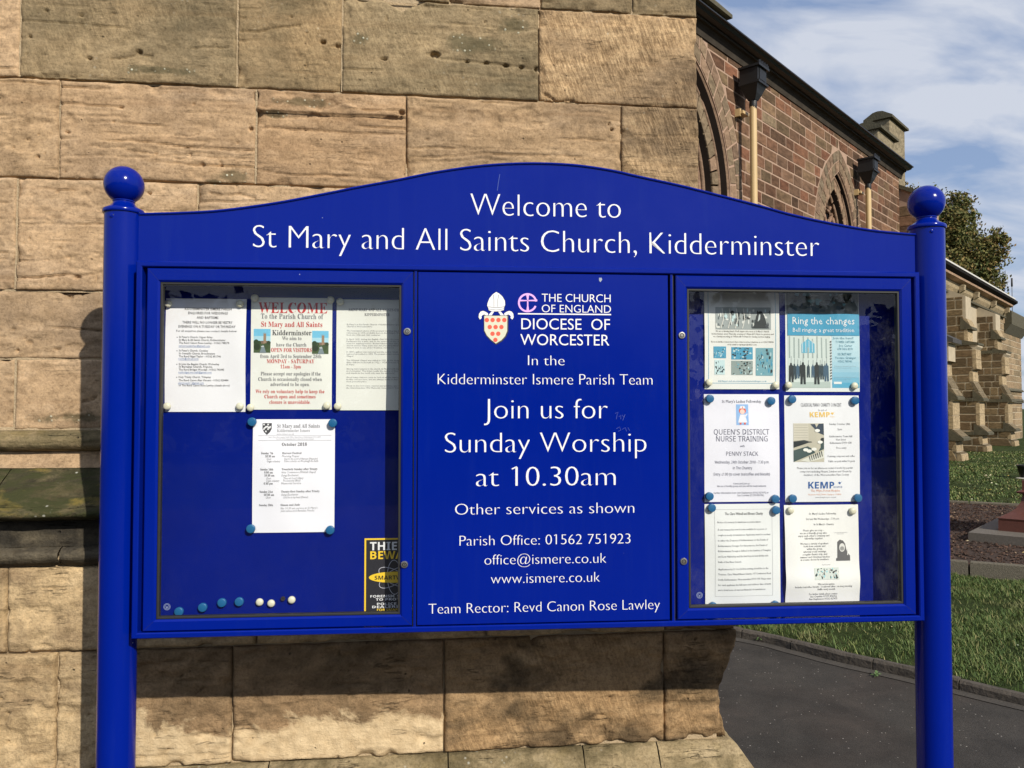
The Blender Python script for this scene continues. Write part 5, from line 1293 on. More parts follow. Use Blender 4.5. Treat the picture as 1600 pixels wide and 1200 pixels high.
# ------------------------------------------------------------------ lettering
BOLD = 0x1D400; DIG = {0x1D400: 0x1D7CE, 0x1D5A0: 0x1D7E2, 0x1D5D4: 0x1D7EC}
def serif(s, BOLD=0x1D400):
    o = ''
    for c in s:
        if 'A' <= c <= 'Z': o += chr(BOLD+ord(c)-65)
        elif 'a' <= c <= 'z': o += chr(BOLD+26+ord(c)-97)
        elif c.isdigit(): o += chr(DIG[BOLD]+ord(c)-48)
        else: o += c
    return o
_tc = bpy.data.curves.new('type', 'FONT'); _to = bpy.data.objects.new('type', _tc); COL.objects.link(_to); _tc.resolution_u = 2
def glyphs(s, off=0.0, contrast=0.0, res=2, space=1.0):
    _tc.body = s; _tc.offset = off; _tc.resolution_u = res; _tc.space_character = space
    dg = bpy.context.evaluated_depsgraph_get()
    me = bpy.data.meshes.new_from_object(_to.evaluated_get(dg))
    n = len(me.vertices); co = np.zeros(n*3, np.float32); me.vertices.foreach_get('co', co); co = co.reshape(-1, 3)[:, :2].astype(float)
    polys = [list(p_.vertices) for p_ in me.polygons]
    bpy.data.meshes.remove(me)
    if contrast:
        from collections import Counter
        ec = Counter(); dirn = {}
        for p_ in polys:
            A_ = sum(co[p_[i]][0]*co[p_[(i+1) % len(p_)]][1]-co[p_[(i+1) % len(p_)]][0]*co[p_[i]][1] for i in range(len(p_)))
            pp = p_ if A_ > 0 else p_[::-1]
            for i in range(len(pp)):
                a, b_ = pp[i], pp[(i+1) % len(pp)]; ec[(min(a, b_), max(a, b_))] += 1; dirn[(min(a, b_), max(a, b_))] = (a, b_)
        nr = np.zeros_like(co); cnt = np.zeros(n)
        for e, k in ec.items():
            if k == 1:
                a, b_ = dirn[e]; d = co[b_]-co[a]; L_ = np.hypot(*d)
                if L_ < 1e-7: continue
                nn = np.array([d[1], -d[0]])/L_
                for v_ in (a, b_): nr[v_] += nn; cnt[v_] += 1
        L_ = np.hypot(nr[:, 0], nr[:, 1]); L_[L_ < 1e-6] = 1
        co[:, 0] += contrast*nr[:, 0]/L_
    return co, polys
CAPH = .682
class Type:
    """collects lettering of one colour that is printed on one surface"""
    def __init__(s): s.v = []; s.f = []
    def line(s, text, xc, z, width, cap, y, off=0, contrast=0, font='sans', align='c', shape=None, res=2, space=1.0, shear=0, maxs=None, flags=False):
        co, polys = glyphs(serif(text) if font == 'serif' else serif(text, 0x1D5A0) if font == 'grot' else serif(text, 0x1D5D4) if font == 'bold' else text, off, contrast, res, space)
        if not len(co): return
        if flags and '1' in text:      # a flag on each figure 1
            co = co.tolist()
            for i, ch_ in enumerate(text):
                if ch_ != '1': continue
                pc, _p = glyphs(text[:i+1], off, contrast, res, space); xr = pc[:, 0].max(); sw = .085+2*off+contrast
                b0_ = len(co); co += [[xr-sw-.125, .575], [xr-sw*.6, .645], [xr-sw*.4, .682], [xr-sw, .682], [xr-sw-.135, .615]]
                polys = polys+[[b0_, b0_+1, b0_+2, b0_+3, b0_+4]]
            co = np.array(co)
        x0, x1 = co[:, 0].min(), co[:, 0].max(); sy = cap/CAPH; sx = width/(x1-x0) if width else sy
        X = (co[:, 0]-(x0+x1)/2)*sx
        if align == 'l': X = (co[:, 0]-x0)*sx
        X = X+xc; Z = z+co[:, 1]*sy
        if shear: X += shear*(Z-z)
        Y = np.full(len(co), y) if shape is None else shape(X, Z)+y
        b_ = len(s.v); s.v += list(zip(X, Y, Z)); s.f += [[i+b_ for i in p_] for p_ in polys]
    def poly(s, pts, y, shape=None):
        b_ = len(s.v)
        for x, z in pts: s.v.append((x, y+(float(shape(np.array(x), np.array(z))) if shape else 0), z))
        s.f.append(list(range(b_, b_+len(pts))))
    def build(s, name, mt, parent):
        me = bpy.data.meshes.new(name); me.from_pydata([tuple(map(float, q_)) for q_ in s.v], [], s.f); me.update()
        return link(name, me, mt, parent)
VY = .0006
def vinyl(text, x0, x1, base, cap, parent, y, par_y, off=-.0225, contrast=.0115, mt='white_vinyl', **kw):
    xm = (x0+x1)/2; X0 = B(x0, base, y)[0]; X1 = B(x1, base, y)[0]; z = B(xm, base, y)[1]; zc_ = B(xm, base-cap, y)[1]
    t = Type(); t.line(text, (X0+X1)/2, z, X1-X0, zc_-z, y-VY, off, contrast, res=4, flags=True, **kw)
    # every word is its own piece of vinyl
    iv = sorted((min(t.v[i][0] for i in f), max(t.v[i][0] for i in f), k) for k, f in enumerate(t.f))
    gap = (zc_-z)*.20; groups = []; xe = None
    for a, b_, k in iv:
        if xe is None or a-xe > gap: groups.append([]); xe = b_
        groups[-1].append(k); xe = max(xe, b_)
    for g_ in groups:
        w_ = Type(); mp_ = {}
        for k in g_:
            for i in t.f[k]:
                if i not in mp_: mp_[i] = len(w_.v); w_.v.append(t.v[i])
            w_.f.append([mp_[i] for i in t.f[k]])
        w_.build('lettering', M[mt], parent)
vinyl('Welcome to', 735, 970, 339, 35, hd, YH, 0)
vinyl('St Mary and All Saints Church, Kidderminster', 395, 1280, 394, 35, hd, YH, 0)
for a in (('In the', 825, 882, 571, 16, {}), ('Kidderminster Ismere Parish Team', 684, 1019.5, 601, 17, {}), ('Join us for', 756, 949.6, 654.5, 32, {}), ('Sunday Worship', 695, 1010, 707, 32, {}),
          ('at 10.30am', 743.6, 962, 759.5, 31, {}), ('Other services as shown', 711, 991, 803, 17.5, {}), ('Parish Office: 01562 751923', 718, 985, 851, 16, {}), ('office@ismere.co.uk', 757, 947, 881, 16, {}),
          ('www.ismere.co.uk', 767, 937, 910.5, 16, {}), ('Team Rector: Revd Canon Rose Lawley', 669.5, 1031, 955.5, 16, {})):
    vinyl(a[0], a[1], a[2], a[3], a[4], cp, YC, 0)
vinyl('THE CHURCH', 846.5, 954, 472, 12.5, cp, YC, 0, off=-.009, contrast=.004)
vinyl('OF ENGLAND', 846.5, 954.5, 488.5, 12, cp, YC, 0, off=-.009, contrast=.004)
vinyl('DIOCESE  OF', 814.5, 953, 515, 17, cp, YC, 0, off=-.004, contrast=.002)
vinyl('WORCESTER', 813, 952, 539.5, 17, cp, YC, 0, off=-.004, contrast=.002)
def ZP(x, y_): return (740+x/6.667, 440+y_/6.667)
def shapes(pts, y=YC, lift=1, zp=True):
    out = []
    for p_ in pts:
        q_ = ZP(*p_) if zp else p_; out.append(B(q_[0], q_[1], y))
    return out
def flat(polys, mt, name, parent, y, zp=True):
    t = Type()
    for P in polys: t.poly(shapes(P, y, zp=zp), y)
    return t.build(name, mt, parent)
def ell(cx, cy, rx, ry, a0=0, a1=360, n=28): return [(cx+rx*math.cos(math.radians(a0+(a1-a0)*k/n)), cy+ry*math.sin(math.radians(a0+(a1-a0)*k/n))) for k in range(n+(0 if a1-a0 >= 360 else 1))]
def ringpoly(cx, cy, r0, r1, a0, a1, n=28):
    o_ = ell(cx, cy, r1, r1, a0, a1, n); i_ = ell(cx, cy, r0, r0, a0, a1, n); return [[o_[k], o_[k+1], i_[k+1], i_[k]] for k in range(len(o_)-1)]
def strip(pts, w0, w1=None):
    w1 = w0 if w1 is None else w1; out = []; n_ = len(pts)
    L_ = []; R2 = []
    for i in range(n_):
        a = pts[max(i-1, 0)]; b_ = pts[min(i+1, n_-1)]; d = math.hypot(b_[0]-a[0], b_[1]-a[1]) or 1; nx_, ny_ = -(b_[1]-a[1])/d, (b_[0]-a[0])/d
        w = (w0+(w1-w0)*i/(n_-1))/2; L_.append((pts[i][0]+nx_*w, pts[i][1]+ny_*w)); R2.append((pts[i][0]-nx_*w, pts[i][1]-ny_*w))
    return [[L_[i], L_[i+1], R2[i+1], R2[i]] for i in range(n_-1)]
WH = M['white_vinyl']; BK = ink((.02, .02, .03)); PK = ink(srgb(222, 170, 232)); RD = ink(srgb(232, 88, 66)); CR = ink(srgb(208, 208, 184))
flat([[(462, 328), (1432, 337), (1432, 350), (462, 341)]], WH, 'rule', cp, YC-VY)
# round cross-and-e emblem
e_ = ringpoly(562, 220, 82, 101, 20, 320)
flat(ringpoly(562, 220, 80, 100, 22, 352), PK, 'round_emblem', cp, YC-VY)
flat([[(480, 186), (520, 191), (562, 192), (610, 190), (663, 186), (663, 206), (610, 204), (562, 203), (520, 204), (480, 206)],
      [(548, 140), (578, 140), (571, 190), (571, 250), (578, 302), (550, 302), (557, 250), (557, 190)]], PK, 'cross', cp, YC-VY-.0002)
# shield, mitre and lappets
em = bpy.data.objects.new('shield_emblem', None); COL.objects.link(em); em.parent = cp
y0 = YC-VY
sh = [(104, 350), (365, 350), (363, 520), (340, 575), (300, 620), (235, 658), (175, 615), (130, 565), (106, 515)]
sh2 = [(111, 356), (352, 357), (350, 515), (328, 568), (290, 610), (232, 645), (182, 606), (138, 560), (113, 510)]
flat([sh], BK, 'shield_outline', em, y0); flat([sh2], CR, 'shield_field', em, y0-.0002)
rds = []
for yy, xs2 in ((400, (138, 198, 259, 320)), (473, (168, 229, 290)), (543, (197, 257)), (607, (227,))):
    for xx in xs2: rds.append(ell(xx, yy, 23, 23, n=20))
flat(rds, RD, 'roundels', em, y0-.0004)
mit = [(235, 108), (200, 132), (165, 175), (145, 225), (142, 250), (155, 280), (158, 298), (190, 308), (235, 311), (280, 306), (315, 296), (316, 275), (328, 240), (325, 200), (300, 155), (268, 125)]
flat([[((x-235)*1.04+236, (y_-210)*1.03+210) for x, y_ in mit]], BK, 'mitre_outline', em, y0-.0002)
flat([mit], WH, 'mitre', em, y0-.0004)
flat(strip([(205, 135), (212, 190), (212, 262)], 3.5)+strip([(262, 135), (252, 190), (252, 262)], 3.5)+strip([(150, 262), (235, 272), (322, 262)], 4)+strip([(156, 285), (235, 296), (316, 283)], 3), BK, 'mitre_lines', em, y0-.0006)
for s_ in (-1, 1):
    f = lambda P: [(235+s_*(x-235), y_) for x, y_ in P]
    flat([f([(255, 312), (282, 310), (318, 352), (282, 352)])], WH, 'lappet', em, y0-.0003)
    flat([f([(318, 330), (345, 312), (372, 304), (398, 312), (414, 335), (418, 372), (405, 396), (385, 380), (388, 362), (378, 350), (360, 342), (340, 352), (322, 352)])], WH, 'ribbon', em, y0-.0003)
    flat(strip(f([(318, 330), (345, 312), (372, 303), (398, 311), (415, 335), (419, 372), (405, 397)]), 3), BK, 'ribbon_line', em, y0-.0004)
# scratches on the enamel
flat(strip([(683.5/1, 0)], 1) if False else strip([(781, 272), (779, 284), (777, 298)], .9), ink((.03, .07, .32)), 'scratch', hd, YH-VY, zp=False)
scr = []
for P in ([(961, 646), (966, 644), (964, 649), (963, 655)], [(967, 651), (970, 649), (970, 655)], [(972, 648), (974, 652), (977, 647), (973, 657)], [(963, 670), (968, 667), (970, 672), (966, 674)], [(972, 671), (977, 668), (979, 674)], [(981, 668), (984, 673)]):
    scr += strip(P, .7)
flat(scr, ink((.03, .06, .34)), 'scratch', cp, YC-VY, zp=False)
flat([[(936, 434), (940, 434), (941, 437), (938, 441), (936, 438)]], ink((.30, .34, .42)), 'chip', cp, YC-VY, zp=False)

# ------------------------------------------------------------------ notices
YN = YB_-.0012
SH = {}
class Notice:
    def __init__(s, x0, y0, x1, y1, label, col=(.78, .78, .78), curl=.004, seed=0, rot=0, name='notice', bulge=None):
        s.px = (x0, y0, x1, y1)
        a = B(x0, y1, YN); b_ = B(x1, y0, YN); s.x0, s.z0, s.x1, s.z1 = a[0], a[1], b_[0], b_[1]
        cx, cz = (s.x0+s.x1)/2, (s.z0+s.z1)/2; w, h = s.x1-s.x0, s.z1-s.z0
        def shape(X, Z):
            u = (X-s.x0)/w; v_ = (Z-s.z0)/h
            o_ = 1.5*curl*np.sin(math.pi*np.clip(v_, 0, 1))*(.5+.5*np.cos(u*5+seed))+curl*.5*np.sin(u*math.pi)*np.abs(np.sin(v_*4.2+seed*1.7))
            if curl: o_ = o_+.0011*np.sin(u*11+seed*2+v_*3)*np.sin(math.pi*np.clip(v_, 0, 1))
            if bulge: o_ = o_+bulge*np.exp(-((v_-.28)/.12)**2)
            return -o_
        s.shape = shape
        nx, nz = 16, 26; X, Z = np.meshgrid(np.linspace(s.x0, s.x1, nx), np.linspace(s.z0, s.z1, nz)); Y = shape(X, Z)+YN
        # lifted bottom edge between the magnets
        V = np.stack([X, Y, Z], -1).reshape(-1, 3); idx = np.arange(nx*nz).reshape(nz, nx)
        Q = np.stack([idx[:-1, :-1], idx[:-1, 1:], idx[1:, 1:], idx[1:, :-1]], -1).reshape(-1, 4)
        s.e = empty(name, FB.M(), label, 'notice' if name == 'notice' else 'sticker', 'notices pinned inside the glazed cases' if name == 'notice' else None)
        link('paper', np_mesh('paper', V, Q), ink_paper(col), s.e)
        s.t = {}; s.lift = 0
    def X(s, px): return B(px, 700, YN)[0]
    def Z(s, py): return s.z0+(s.z1-s.z0)*(s.px[3]-py)/(s.px[3]-s.px[1])
    def XX(s, px): return s.x0+(s.x1-s.x0)*(px-s.px[0])/(s.px[2]-s.px[0])
    def text(s, t, x0, x1, base, cap, col=(.04, .04, .04), font='sans', off=0.0, lay=0, **kw):
        ty = s.t.setdefault((col, lay), Type())
        ty.line(t, (s.XX(x0)+s.XX(x1))/2, s.Z(base), s.XX(x1)-s.XX(x0), s.Z(base-cap)-s.Z(base), YN-.0006-.0002*lay, off, 0, font, shape=s.shape, res=1, **kw)
    def ltext(s, t, x0, base, cap, col=(.04, .04, .04), font='sans', off=0.0, sx=1.0, lay=0, **kw):
        ty = s.t.setdefault((col, lay), Type())
        sc = (s.Z(base-cap)-s.Z(base))/CAPH
        ty.line(t, s.XX(x0), s.Z(base), 0, sc*CAPH, YN-.0006-.0002*lay, off, 0, font, align='l', shape=s.shape, res=1, **kw)
    def poly(s, pts, col, lay=0):
        s.t.setdefault((col, lay), Type()).poly([(s.XX(a), s.Z(b_)) for a, b_ in pts], YN-.0004-.0002*lay, s.shape)
    def rect(s, x0, y0, x1, y1, col, lay=0):
        # split so that it follows the curl
        nx_, ny_ = max(1, int((x1-x0)/10)), max(1, int((y1-y0)/7))
        for i in range(nx_):
            for j in range(ny_):
                a, b_ = x0+(x1-x0)*i/nx_, x0+(x1-x0)*(i+1)/nx_; c_, d = y0+(y1-y0)*j/ny_, y0+(y1-y0)*(j+1)/ny_
                s.poly([(a, d), (b_, d), (b_, c_), (a, c_)], col, lay)
    def frame(s, x0, y0, x1, y1, w, col, lay=0):
        s.rect(x0, y0, x1, y0+w, col, lay); s.rect(x0, y1-w, x1, y1, col, lay); s.rect(x0, y0+w, x0+w, y1-w, col, lay); s.rect(x1-w, y0+w, x1, y1-w, col, lay)
    def done(s):
        for (col, lay), t in s.t.items(): t.build('print', ink(col), s.e)
PAP = {}
def ink_paper(c):
    if c not in PAP: PAP[c] = plain('paper', c, .7, noise=.05, nscale=6)
    return PAP[c]
BKI = (.05, .05, .055); GY = (.16, .16, .17); LG = (.30, .30, .31); RDI = srgb(190, 45, 40); LNK = srgb(90, 120, 170)
def photo(n_, x0, y0, x1, y1, cols, seed, k=70, lay=1, vert=False):
    """a small printed picture suggested by overlapping flecks of ink"""
    r = random.Random(seed); n_.rect(x0, y0, x1, y1, cols[0], lay)
    for i in range(k):
        w = (x1-x0)*r.uniform(.04, .16); h = (y1-y0)*r.uniform(.05, .22)
        if vert: h *= 1.6; w *= .6
        cx = r.uniform(x0+w/2, x1-w/2); cy = r.uniform(y0+h/2, y1-h/2) if 1 else 0
        c_ = cols[1+r.randrange(len(cols)-1)]; m_ = r.randint(5, 7)
        n_.poly([(cx+w/2*math.cos(6.283*j/m_+i)*r.uniform(.6, 1), cy-h/2*math.sin(6.283*j/m_+i)*r.uniform(.6, 1)) for j in range(m_)], c_, lay+1+(i % 3))
# 1 enquiries sheet
n = Notice(257.5, 467.5, 385.5, 643.5, 'white sheet headed KIDDERMINSTER ISMERE PARISH about weddings and baptisms, leftmost of the top row', (.80, .80, .81), seed=1)
for t, a, b_, c_ in (('KIDDERMINSTER ISMERE PARISH', 287.5, 362, 485.5), ('ENQUIRIES FOR WEDDINGS', 293, 356, 492), ('AND BAPTISMS', 306.5, 341, 499), ('THERE WILL NO LONGER BE VESTRY', 284, 364, 506.5), ('EVENINGS ON A TUESDAY OR THURSDAY', 278, 369, 513)):
    n.text(t, a, b_, c_, 3.8, BKI, off=.012)
n.text('For all enquiries please see contact details below:', 274.5, 371.5, 519.5, 3, BKI, off=.006)
for t, b_, x1 in (('St Peter\'s Church, Upper Arley', 529, 332), ('St Mary & All Saints Church, Kidderminster', 533.5, 353), ('The Revd Canon Rose Lawley - 01562 748274', 538, 359), ('St Peter\'s Church, Cookley', 550, 325), ('St Oswald\'s Church, Broadwaters', 554.5, 336), ('The Revd Nigel Taylor - 01562 851746', 559, 345.5),
                  ('St John the Baptist Church, Wolverley', 571, 343), ('St Barnabas Church, Franche', 575, 332), ('The Revd Bridget Woodall - 01562 743845', 579.5, 351), ('Holy Trinity Church, Trimpley', 591, 330), ('The Revd Canon Alan Vincent - 01562 828484', 596, 358), ('or The Revd Canon Rose Lawley (details above)', 604, 360)):
    n.text(t, 279, x1, b_, 3, BKI, off=.01)
for t, b_, x1 in (('canonroselawley@gmail.com', 542.5, 328), ('revnt@icloud.com', 562.5, 310), ('revbridget.woodall@gmail.com', 583.5, 331), ('alanvincent11@gmail.com', 600, 319)): n.text(t, 278.5, x1, b_, 2.8, LNK); n.rect(278.5, b_+.8, x1, b_+1.2, LNK)
for b_ in (528, 549, 570, 590): n.poly(ell(276, b_, .8, .8, n=8), BKI)
n.done()
# 2 welcome sheet
n = Notice(391, 466, 519.5, 640, 'cream sheet with big red WELCOME and two small church photos', (.76, .77, .70), seed=2, curl=.002)
for t, a, b_, c_, k, col in (('WELCOME', 402.5, 511.5, 490, 16.5, RDI), ('To the Parish Church of', 406.5, 505.5, 499, 8, GY), ('St Mary and All Saints', 407, 504, 511.5, 8, RDI), ('Kidderminster', 424.5, 487, 524.5, 8, BKI), ('We aim to', 440, 471, 532, 5.5, GY), ('have the Church', 431, 479, 542, 5.5, GY),
                             ('OPEN FOR VISITORS', 423, 487.5, 550.5, 6, RDI), ('from April 3rd to September 28th', 406, 503, 560, 5.5, GY), ('MONDAY - SATURDAY', 416.5, 492, 568, 6, RDI), ('11am - 3pm', 438, 470.5, 576, 5.5, RDI), ('Please accept our apologies if the', 407, 502, 587, 5.5, GY), ('Church is occasionally closed when', 403, 504, 595.5, 5.5, GY),
                             ('advertised to be open.', 422.5, 484.5, 603.5, 5.5, GY), ('We rely on voluntary help to keep the', 399, 508, 614.5, 5.5, RDI), ('Church open and sometimes', 413, 494, 622.5, 5.5, RDI), ('closure is unavoidable.', 421, 486, 631, 5.5, RDI)):
    n.text(t, a, b_, c_, k, col, font='serif', off=-.004 if k > 10 else 0.0)
for (x0, y0_, x1, y1_) in ((395.5, 515, 422, 552), (488, 517.5, 514, 553.5)):
    w = x1-x0; h = y1_-y0_
    n.rect(x0, y0_, x1, y0_+h*.3, srgb(110, 185, 215), 0); n.rect(x0, y0_+h*.3, x1, y0_+h*.55, srgb(165, 208, 220), 0); n.rect(x0, y0_+h*.55, x1, y1_, srgb(70, 88, 52), 0)
    n.rect(x0+w*.58, y0_+h*.20, x0+w*.74, y0_+h*.62, srgb(150, 125, 100), 1)
    for k in range(3): n.rect(x0+w*(.58+.06*k), y0_+h*.155, x0+w*(.60+.06*k), y0_+h*.21, srgb(150, 125, 100), 1)
    n.rect(x0+w*.40, y0_+h*.50, x0+w*.9, y0_+h*.62, srgb(120, 100, 85), 1)
    for cx, cy, r_, c_ in ((.15, .55, .16, (40, 60, 32)), (.33, .58, .12, (52, 70, 38)), (.9, .58, .12, (45, 62, 35)), (.2, .75, .2, (38, 52, 30)), (.75, .72, .18, (60, 78, 45))):
        n.poly([(x0+w*cx+a-0, y0_+h*cy+b_) for a, b_ in ell(0, 0, r_*w, r_*w*1.0, n=9)][::-1], srgb(*c_), 2)
    n.poly([(x0+w*.35, y1_), (x0+w*.75, y1_), (x0+w*.6, y0_+h*.68), (x0+w*.52, y0_+h*.68)], srgb(120, 135, 140), 3)
    n.rect(x0+w*.45, y0_+h*.72, x0+w*.62, y0_+h*.76, srgb(200, 205, 200), 4)
n.done()
# 3 history sheet
n = Notice(525, 469, 652.5, 641, 'cream sheet of dense grey small print half behind the door stile', (.74, .75, .68), seed=3, curl=.003)
n.text('SAINT MARY AND ALL SAINTS CHURCH', 544, 637, 487, 4.2, GY, font='serif', off=0.0); n.text('KIDDERMINSTER', 569, 608.5, 494.5, 4.2, GY, font='serif', off=0.0)
body = ['St Mary\'s is the Parish Church of Kidderminster and is the largest', 'Church in Worcestershire.', '', 'The foundation stone of the present building was laid; there are', 'references in 1315, probably here in the Chapel. The nave dates', 'from the 15th and 16th centuries.', '',
        'In April 1625, during the English Civil War, the town was held for', 'Parliament for a time, and so the interior of the church was', 'used for stabling horses. Richard Baxter was minister in this', 'church and for many years here his preaching filled the town with', 'visitors and, in use under St James, remained.', '',
        'In 1847 a gallery was removed and the vestry rebuilt. The nave was', 'restored and added to 1893. The present tower screen was built here', 'Chapel.', '', 'The Whittall Chapel was added in 1922 to the design of Sir', 'Giles Gilbert Scott built in 1922 - 1928. Outside it is a statue of', 'St Mary.', '',
        'Among many features to the church, St Mary\'s holds the monument to', 'an ironmaster. The brass recalls the names of those who fell', 'and stands by the north side near the memorial.', '', 'Good many visitors come to look at all the stained glass, with', 'its fine colours here, and are always made to feel at ease in this', 'most peaceful place.', '',
        'Work on the roof, tower, masonry and windows, was completed and', 'the Churchwardens, War Memorial, Conservation Trust.']
for k, t in enumerate(body):
    if t: n.text(t, 541, 541+min(104, len(t)*1.62), 509+k*3.28, 2.2, (.22, .22, .22), off=.0)
n.done()
# 4 October services
n = Notice(394, 655, 523.5, 832.5, 'white October 2018 service sheet with small black shield, alone below the top row', (.82, .82, .86), seed=5, curl=.005)
n.poly([(409, 661), (423.5, 661), (423.5, 670), (421, 675), (416.3, 679.5), (411.5, 675), (409, 670)][::-1], BKI)
for i in range(4):
    for j in range(4):
        if (i+j) % 2 == 0: n.rect(410+i*3.3, 662+j*3.6, 412.4+i*3.3, 664.4+j*3.6, (.75, .75, .75), 1) if not (j == 3 and i in (0, 3)) else None
n.poly([(410.5, 668.5), (416.3, 665), (422, 668.5), (420, 670), (416.3, 667.5), (412.5, 670)][::-1], (.75, .75, .75), 2)
n.text('St Mary and All Saints', 432, 499.5, 668.5, 6.2, GY, font='serif', off=-.003); n.text('Kidderminster Ismere', 432, 484, 675, 5, LG, font='serif', off=-.003); n.text('www.ismere.co.uk', 431.5, 459, 679.3, 2.6, LG)
n.text('Vicar: Canon Rose Lawley, Parish Office, Church Street, Kidderminster DY10 2AW', 419, 501, 684, 2, LG); n.text('Tel: 01562 751923. Safeguarding officer for this parish: see the noticeboard', 431, 490, 687, 2, LG)
n.rect(403, 680.3, 518, 680.7, LG); n.rect(403, 688, 518, 688.5, LG)
n.text('October 2018', 440, 479.5, 696.8, 5, BKI, font='serif')
for t, a, b_, c_, bold in (('Sunday 7th', 408, 427, 709.5, 1), ('Harvest Festival', 441, 471, 709.5, 1), ('10.30 am', 414.5, 430, 714.3, 1), ('Morning Prayer', 440.5, 467.5, 714.3, 0), ('Choir', 416.5, 424, 718.5, 0), ('Sing to the Lord of Harvest (Maunder)', 444, 496.5, 718.5, 0), ('Organ voluntary', 417, 438, 722.2, 0), ('Dance scherzo on We plough the fields', 444, 497.5, 722.2, 0),
                           ('Sunday 14th', 407, 427.5, 734.7, 1), ('Twentieth Sunday after Trinity', 440.5, 496.5, 734.7, 1), ('8.00 am', 413.5, 427, 739.5, 1), ('Holy Communion (Whittall Chapel)', 440.5, 493.5, 739.5, 0), ('10.30 am', 413.5, 429.5, 744.2, 1), ('Sung Eucharist', 440, 466.5, 744.2, 0), ('Choir', 416, 424, 748.8, 0), ('Thou art Lord (Glass)', 443, 474, 748.8, 0), ('Organ voluntary', 416, 437, 752.5, 0), ('Processional (Bach)', 443, 469.5, 752.5, 0), ('6.30 pm', 412.5, 427, 756.8, 1), ('Memorial Service', 440, 470.5, 756.8, 0),
                           ('Sunday 21st', 406, 427, 769.7, 1), ('Twenty-first Sunday after Trinity', 440, 500, 769.7, 1), ('10.30 am', 412.5, 429, 774.5, 1), ('Sung Eucharist', 440, 466, 774.5, 0), ('Choir', 415.5, 423.5, 778.8, 0), ('God be in my head (Davies)', 443, 481.5, 778.8, 0),
                           ('Sunday 28th', 405, 427, 790.7, 1), ('Simon and Jude', 439, 469, 790.7, 1), ('No 10.30 am service at St Mary\'s', 439, 496.5, 796, 0), ('Joint service at St Barnabas, Franche', 439, 491.5, 800, 0)):
    n.text(t, a, b_, c_, 3.2, BKI if bold else GY, font='serif' if bold else 'sans', shear=0 if bold else .18)
n.done()
# sticker
n = Notice(569, 840, 663, 965, 'black and yellow THIEVES BEWARE forensic marking sticker at the bottom right of the left case', (.012, .012, .018), seed=6, curl=.0, name='sticker')
YL = srgb(240, 200, 45); WT = (.78, .78, .78)
n.frame(569, 840, 663, 965, 2.6, YL)
n.text('THIEVES', 577.5, 654, 859, 12.5, WT, font='bold', lay=1); n.text('BEWARE', 578, 652, 873, 12, YL, font='bold', lay=1)
for ang in (0, 60, 120):
    P = [(616+27*math.cos(t)*math.cos(math.radians(ang-28))-11*math.sin(t)*math.sin(math.radians(ang-28)), 902-(27*math.cos(t)*math.sin(math.radians(ang-28))+11*math.sin(t)*math.cos(math.radians(ang-28)))) for t in np.linspace(0, 2*math.pi, 40)]
    for q_ in strip(P, .9): n.poly(q_, (.5, .5, .55), 1)
n.poly(ell(617, 902, 41, 8.8, n=36)[::-1], YL, 2); n.text('SMARTWATER', 585, 653, 905.5, 6, (.01, .01, .01), font='bold', lay=3)
for t, a, b_, c_ in (('FORENSIC SYSTEM', 578.5, 650, 933.6), ('TO PROTECT', 587, 640, 938.7), ('POLICE AND', 589, 642, 945.8), ('DEALERS ARE', 581.5, 645, 950.3)): n.text(t, a, b_, c_, 3.6, WT, font='bold', lay=1)
n.text('FOR SMARTWATER', 589, 648, 955, 3.6, YL, font='bold', lay=1)
n.done()
# right case
TE = srgb(70, 150, 180); TD = srgb(40, 60, 68); TM = srgb(110, 160, 170); TL = srgb(190, 215, 215); DK = srgb(30, 40, 42)
n = Notice(1101, 441, 1216, 608, 'cream bell ringing poster with five small photos, top left in the right case', (.74, .75, .70), seed=7, curl=.003)
n.frame(1106.5, 447, 1210.5, 599, .7, TE)
photo(n, 1118, 481, 1203, 515.5, (srgb(150, 158, 155), DK, TL, srgb(90, 100, 100), srgb(215, 218, 210)), 3, 60, vert=True)
n.poly([(1176, 512), (1198, 512), (1196, 505), (1193, 494), (1189, 487), (1185, 487), (1181, 494), (1178.5, 505)], DK, 5); n.poly([(1182, 508), (1186, 508), (1187, 492), (1185, 492)], srgb(190, 200, 198), 6); n.rect(1174, 512, 1200, 513.5, DK, 6)
for k in range(4): 
    for q_ in strip([(1126+k*11, 514), (1130+k*11, 500), (1128+k*11, 483)], 1.2): n.poly(q_, srgb(215, 215, 205), 6)
for k, (t, a, b_) in enumerate((('We are a thriving band of bell ringers who meet at St Mary\'s church', 1118, 1200), ('Kidderminster every Thursday evening at 7.45pm till 9.00pm for practice and', 1112, 1207), ('on a Sunday morning at 9.45am till 10.30am for Sunday service ringing.', 1114, 1202), ('', 0, 0), ('If you would like to know more then contact us please telephone us on 01562 745946', 1111, 1207), ('or by email to rgrainger@talk21.com', 1136, 1181))):
    if t: n.text(t, a, b_, 519.5+k*4.1, 2.5, (.16, .14, .11), off=.004)
for i, (x0, y0_, x1, y1_, cs_) in enumerate(((1114.5, 542, 1134, 560, (TE, TL, DK, TM)), (1142, 543, 1175, 562, (TE, DK, TD, TL)), (1179.5, 544, 1206, 587, (TM, TD, DK, TL, TE)), (1116, 563, 1132, 585.5, (TL, DK, TM, TD)), (1142, 564, 1175, 586, (srgb(140, 155, 150), DK, TL, TM)))): photo(n, x0, y0_, x1, y1_, cs_, 10+i, 40)
n.text('Bell Ringers web site www.kidderminsterbellringers.co.uk', 1122, 1196, 596.5, 2.2, TE)
n.done()
n = Notice(1228, 441, 1341, 612, 'teal Ring the changes bell ringing poster, top right in the right case', (.72, .76, .74), seed=8, curl=.002)
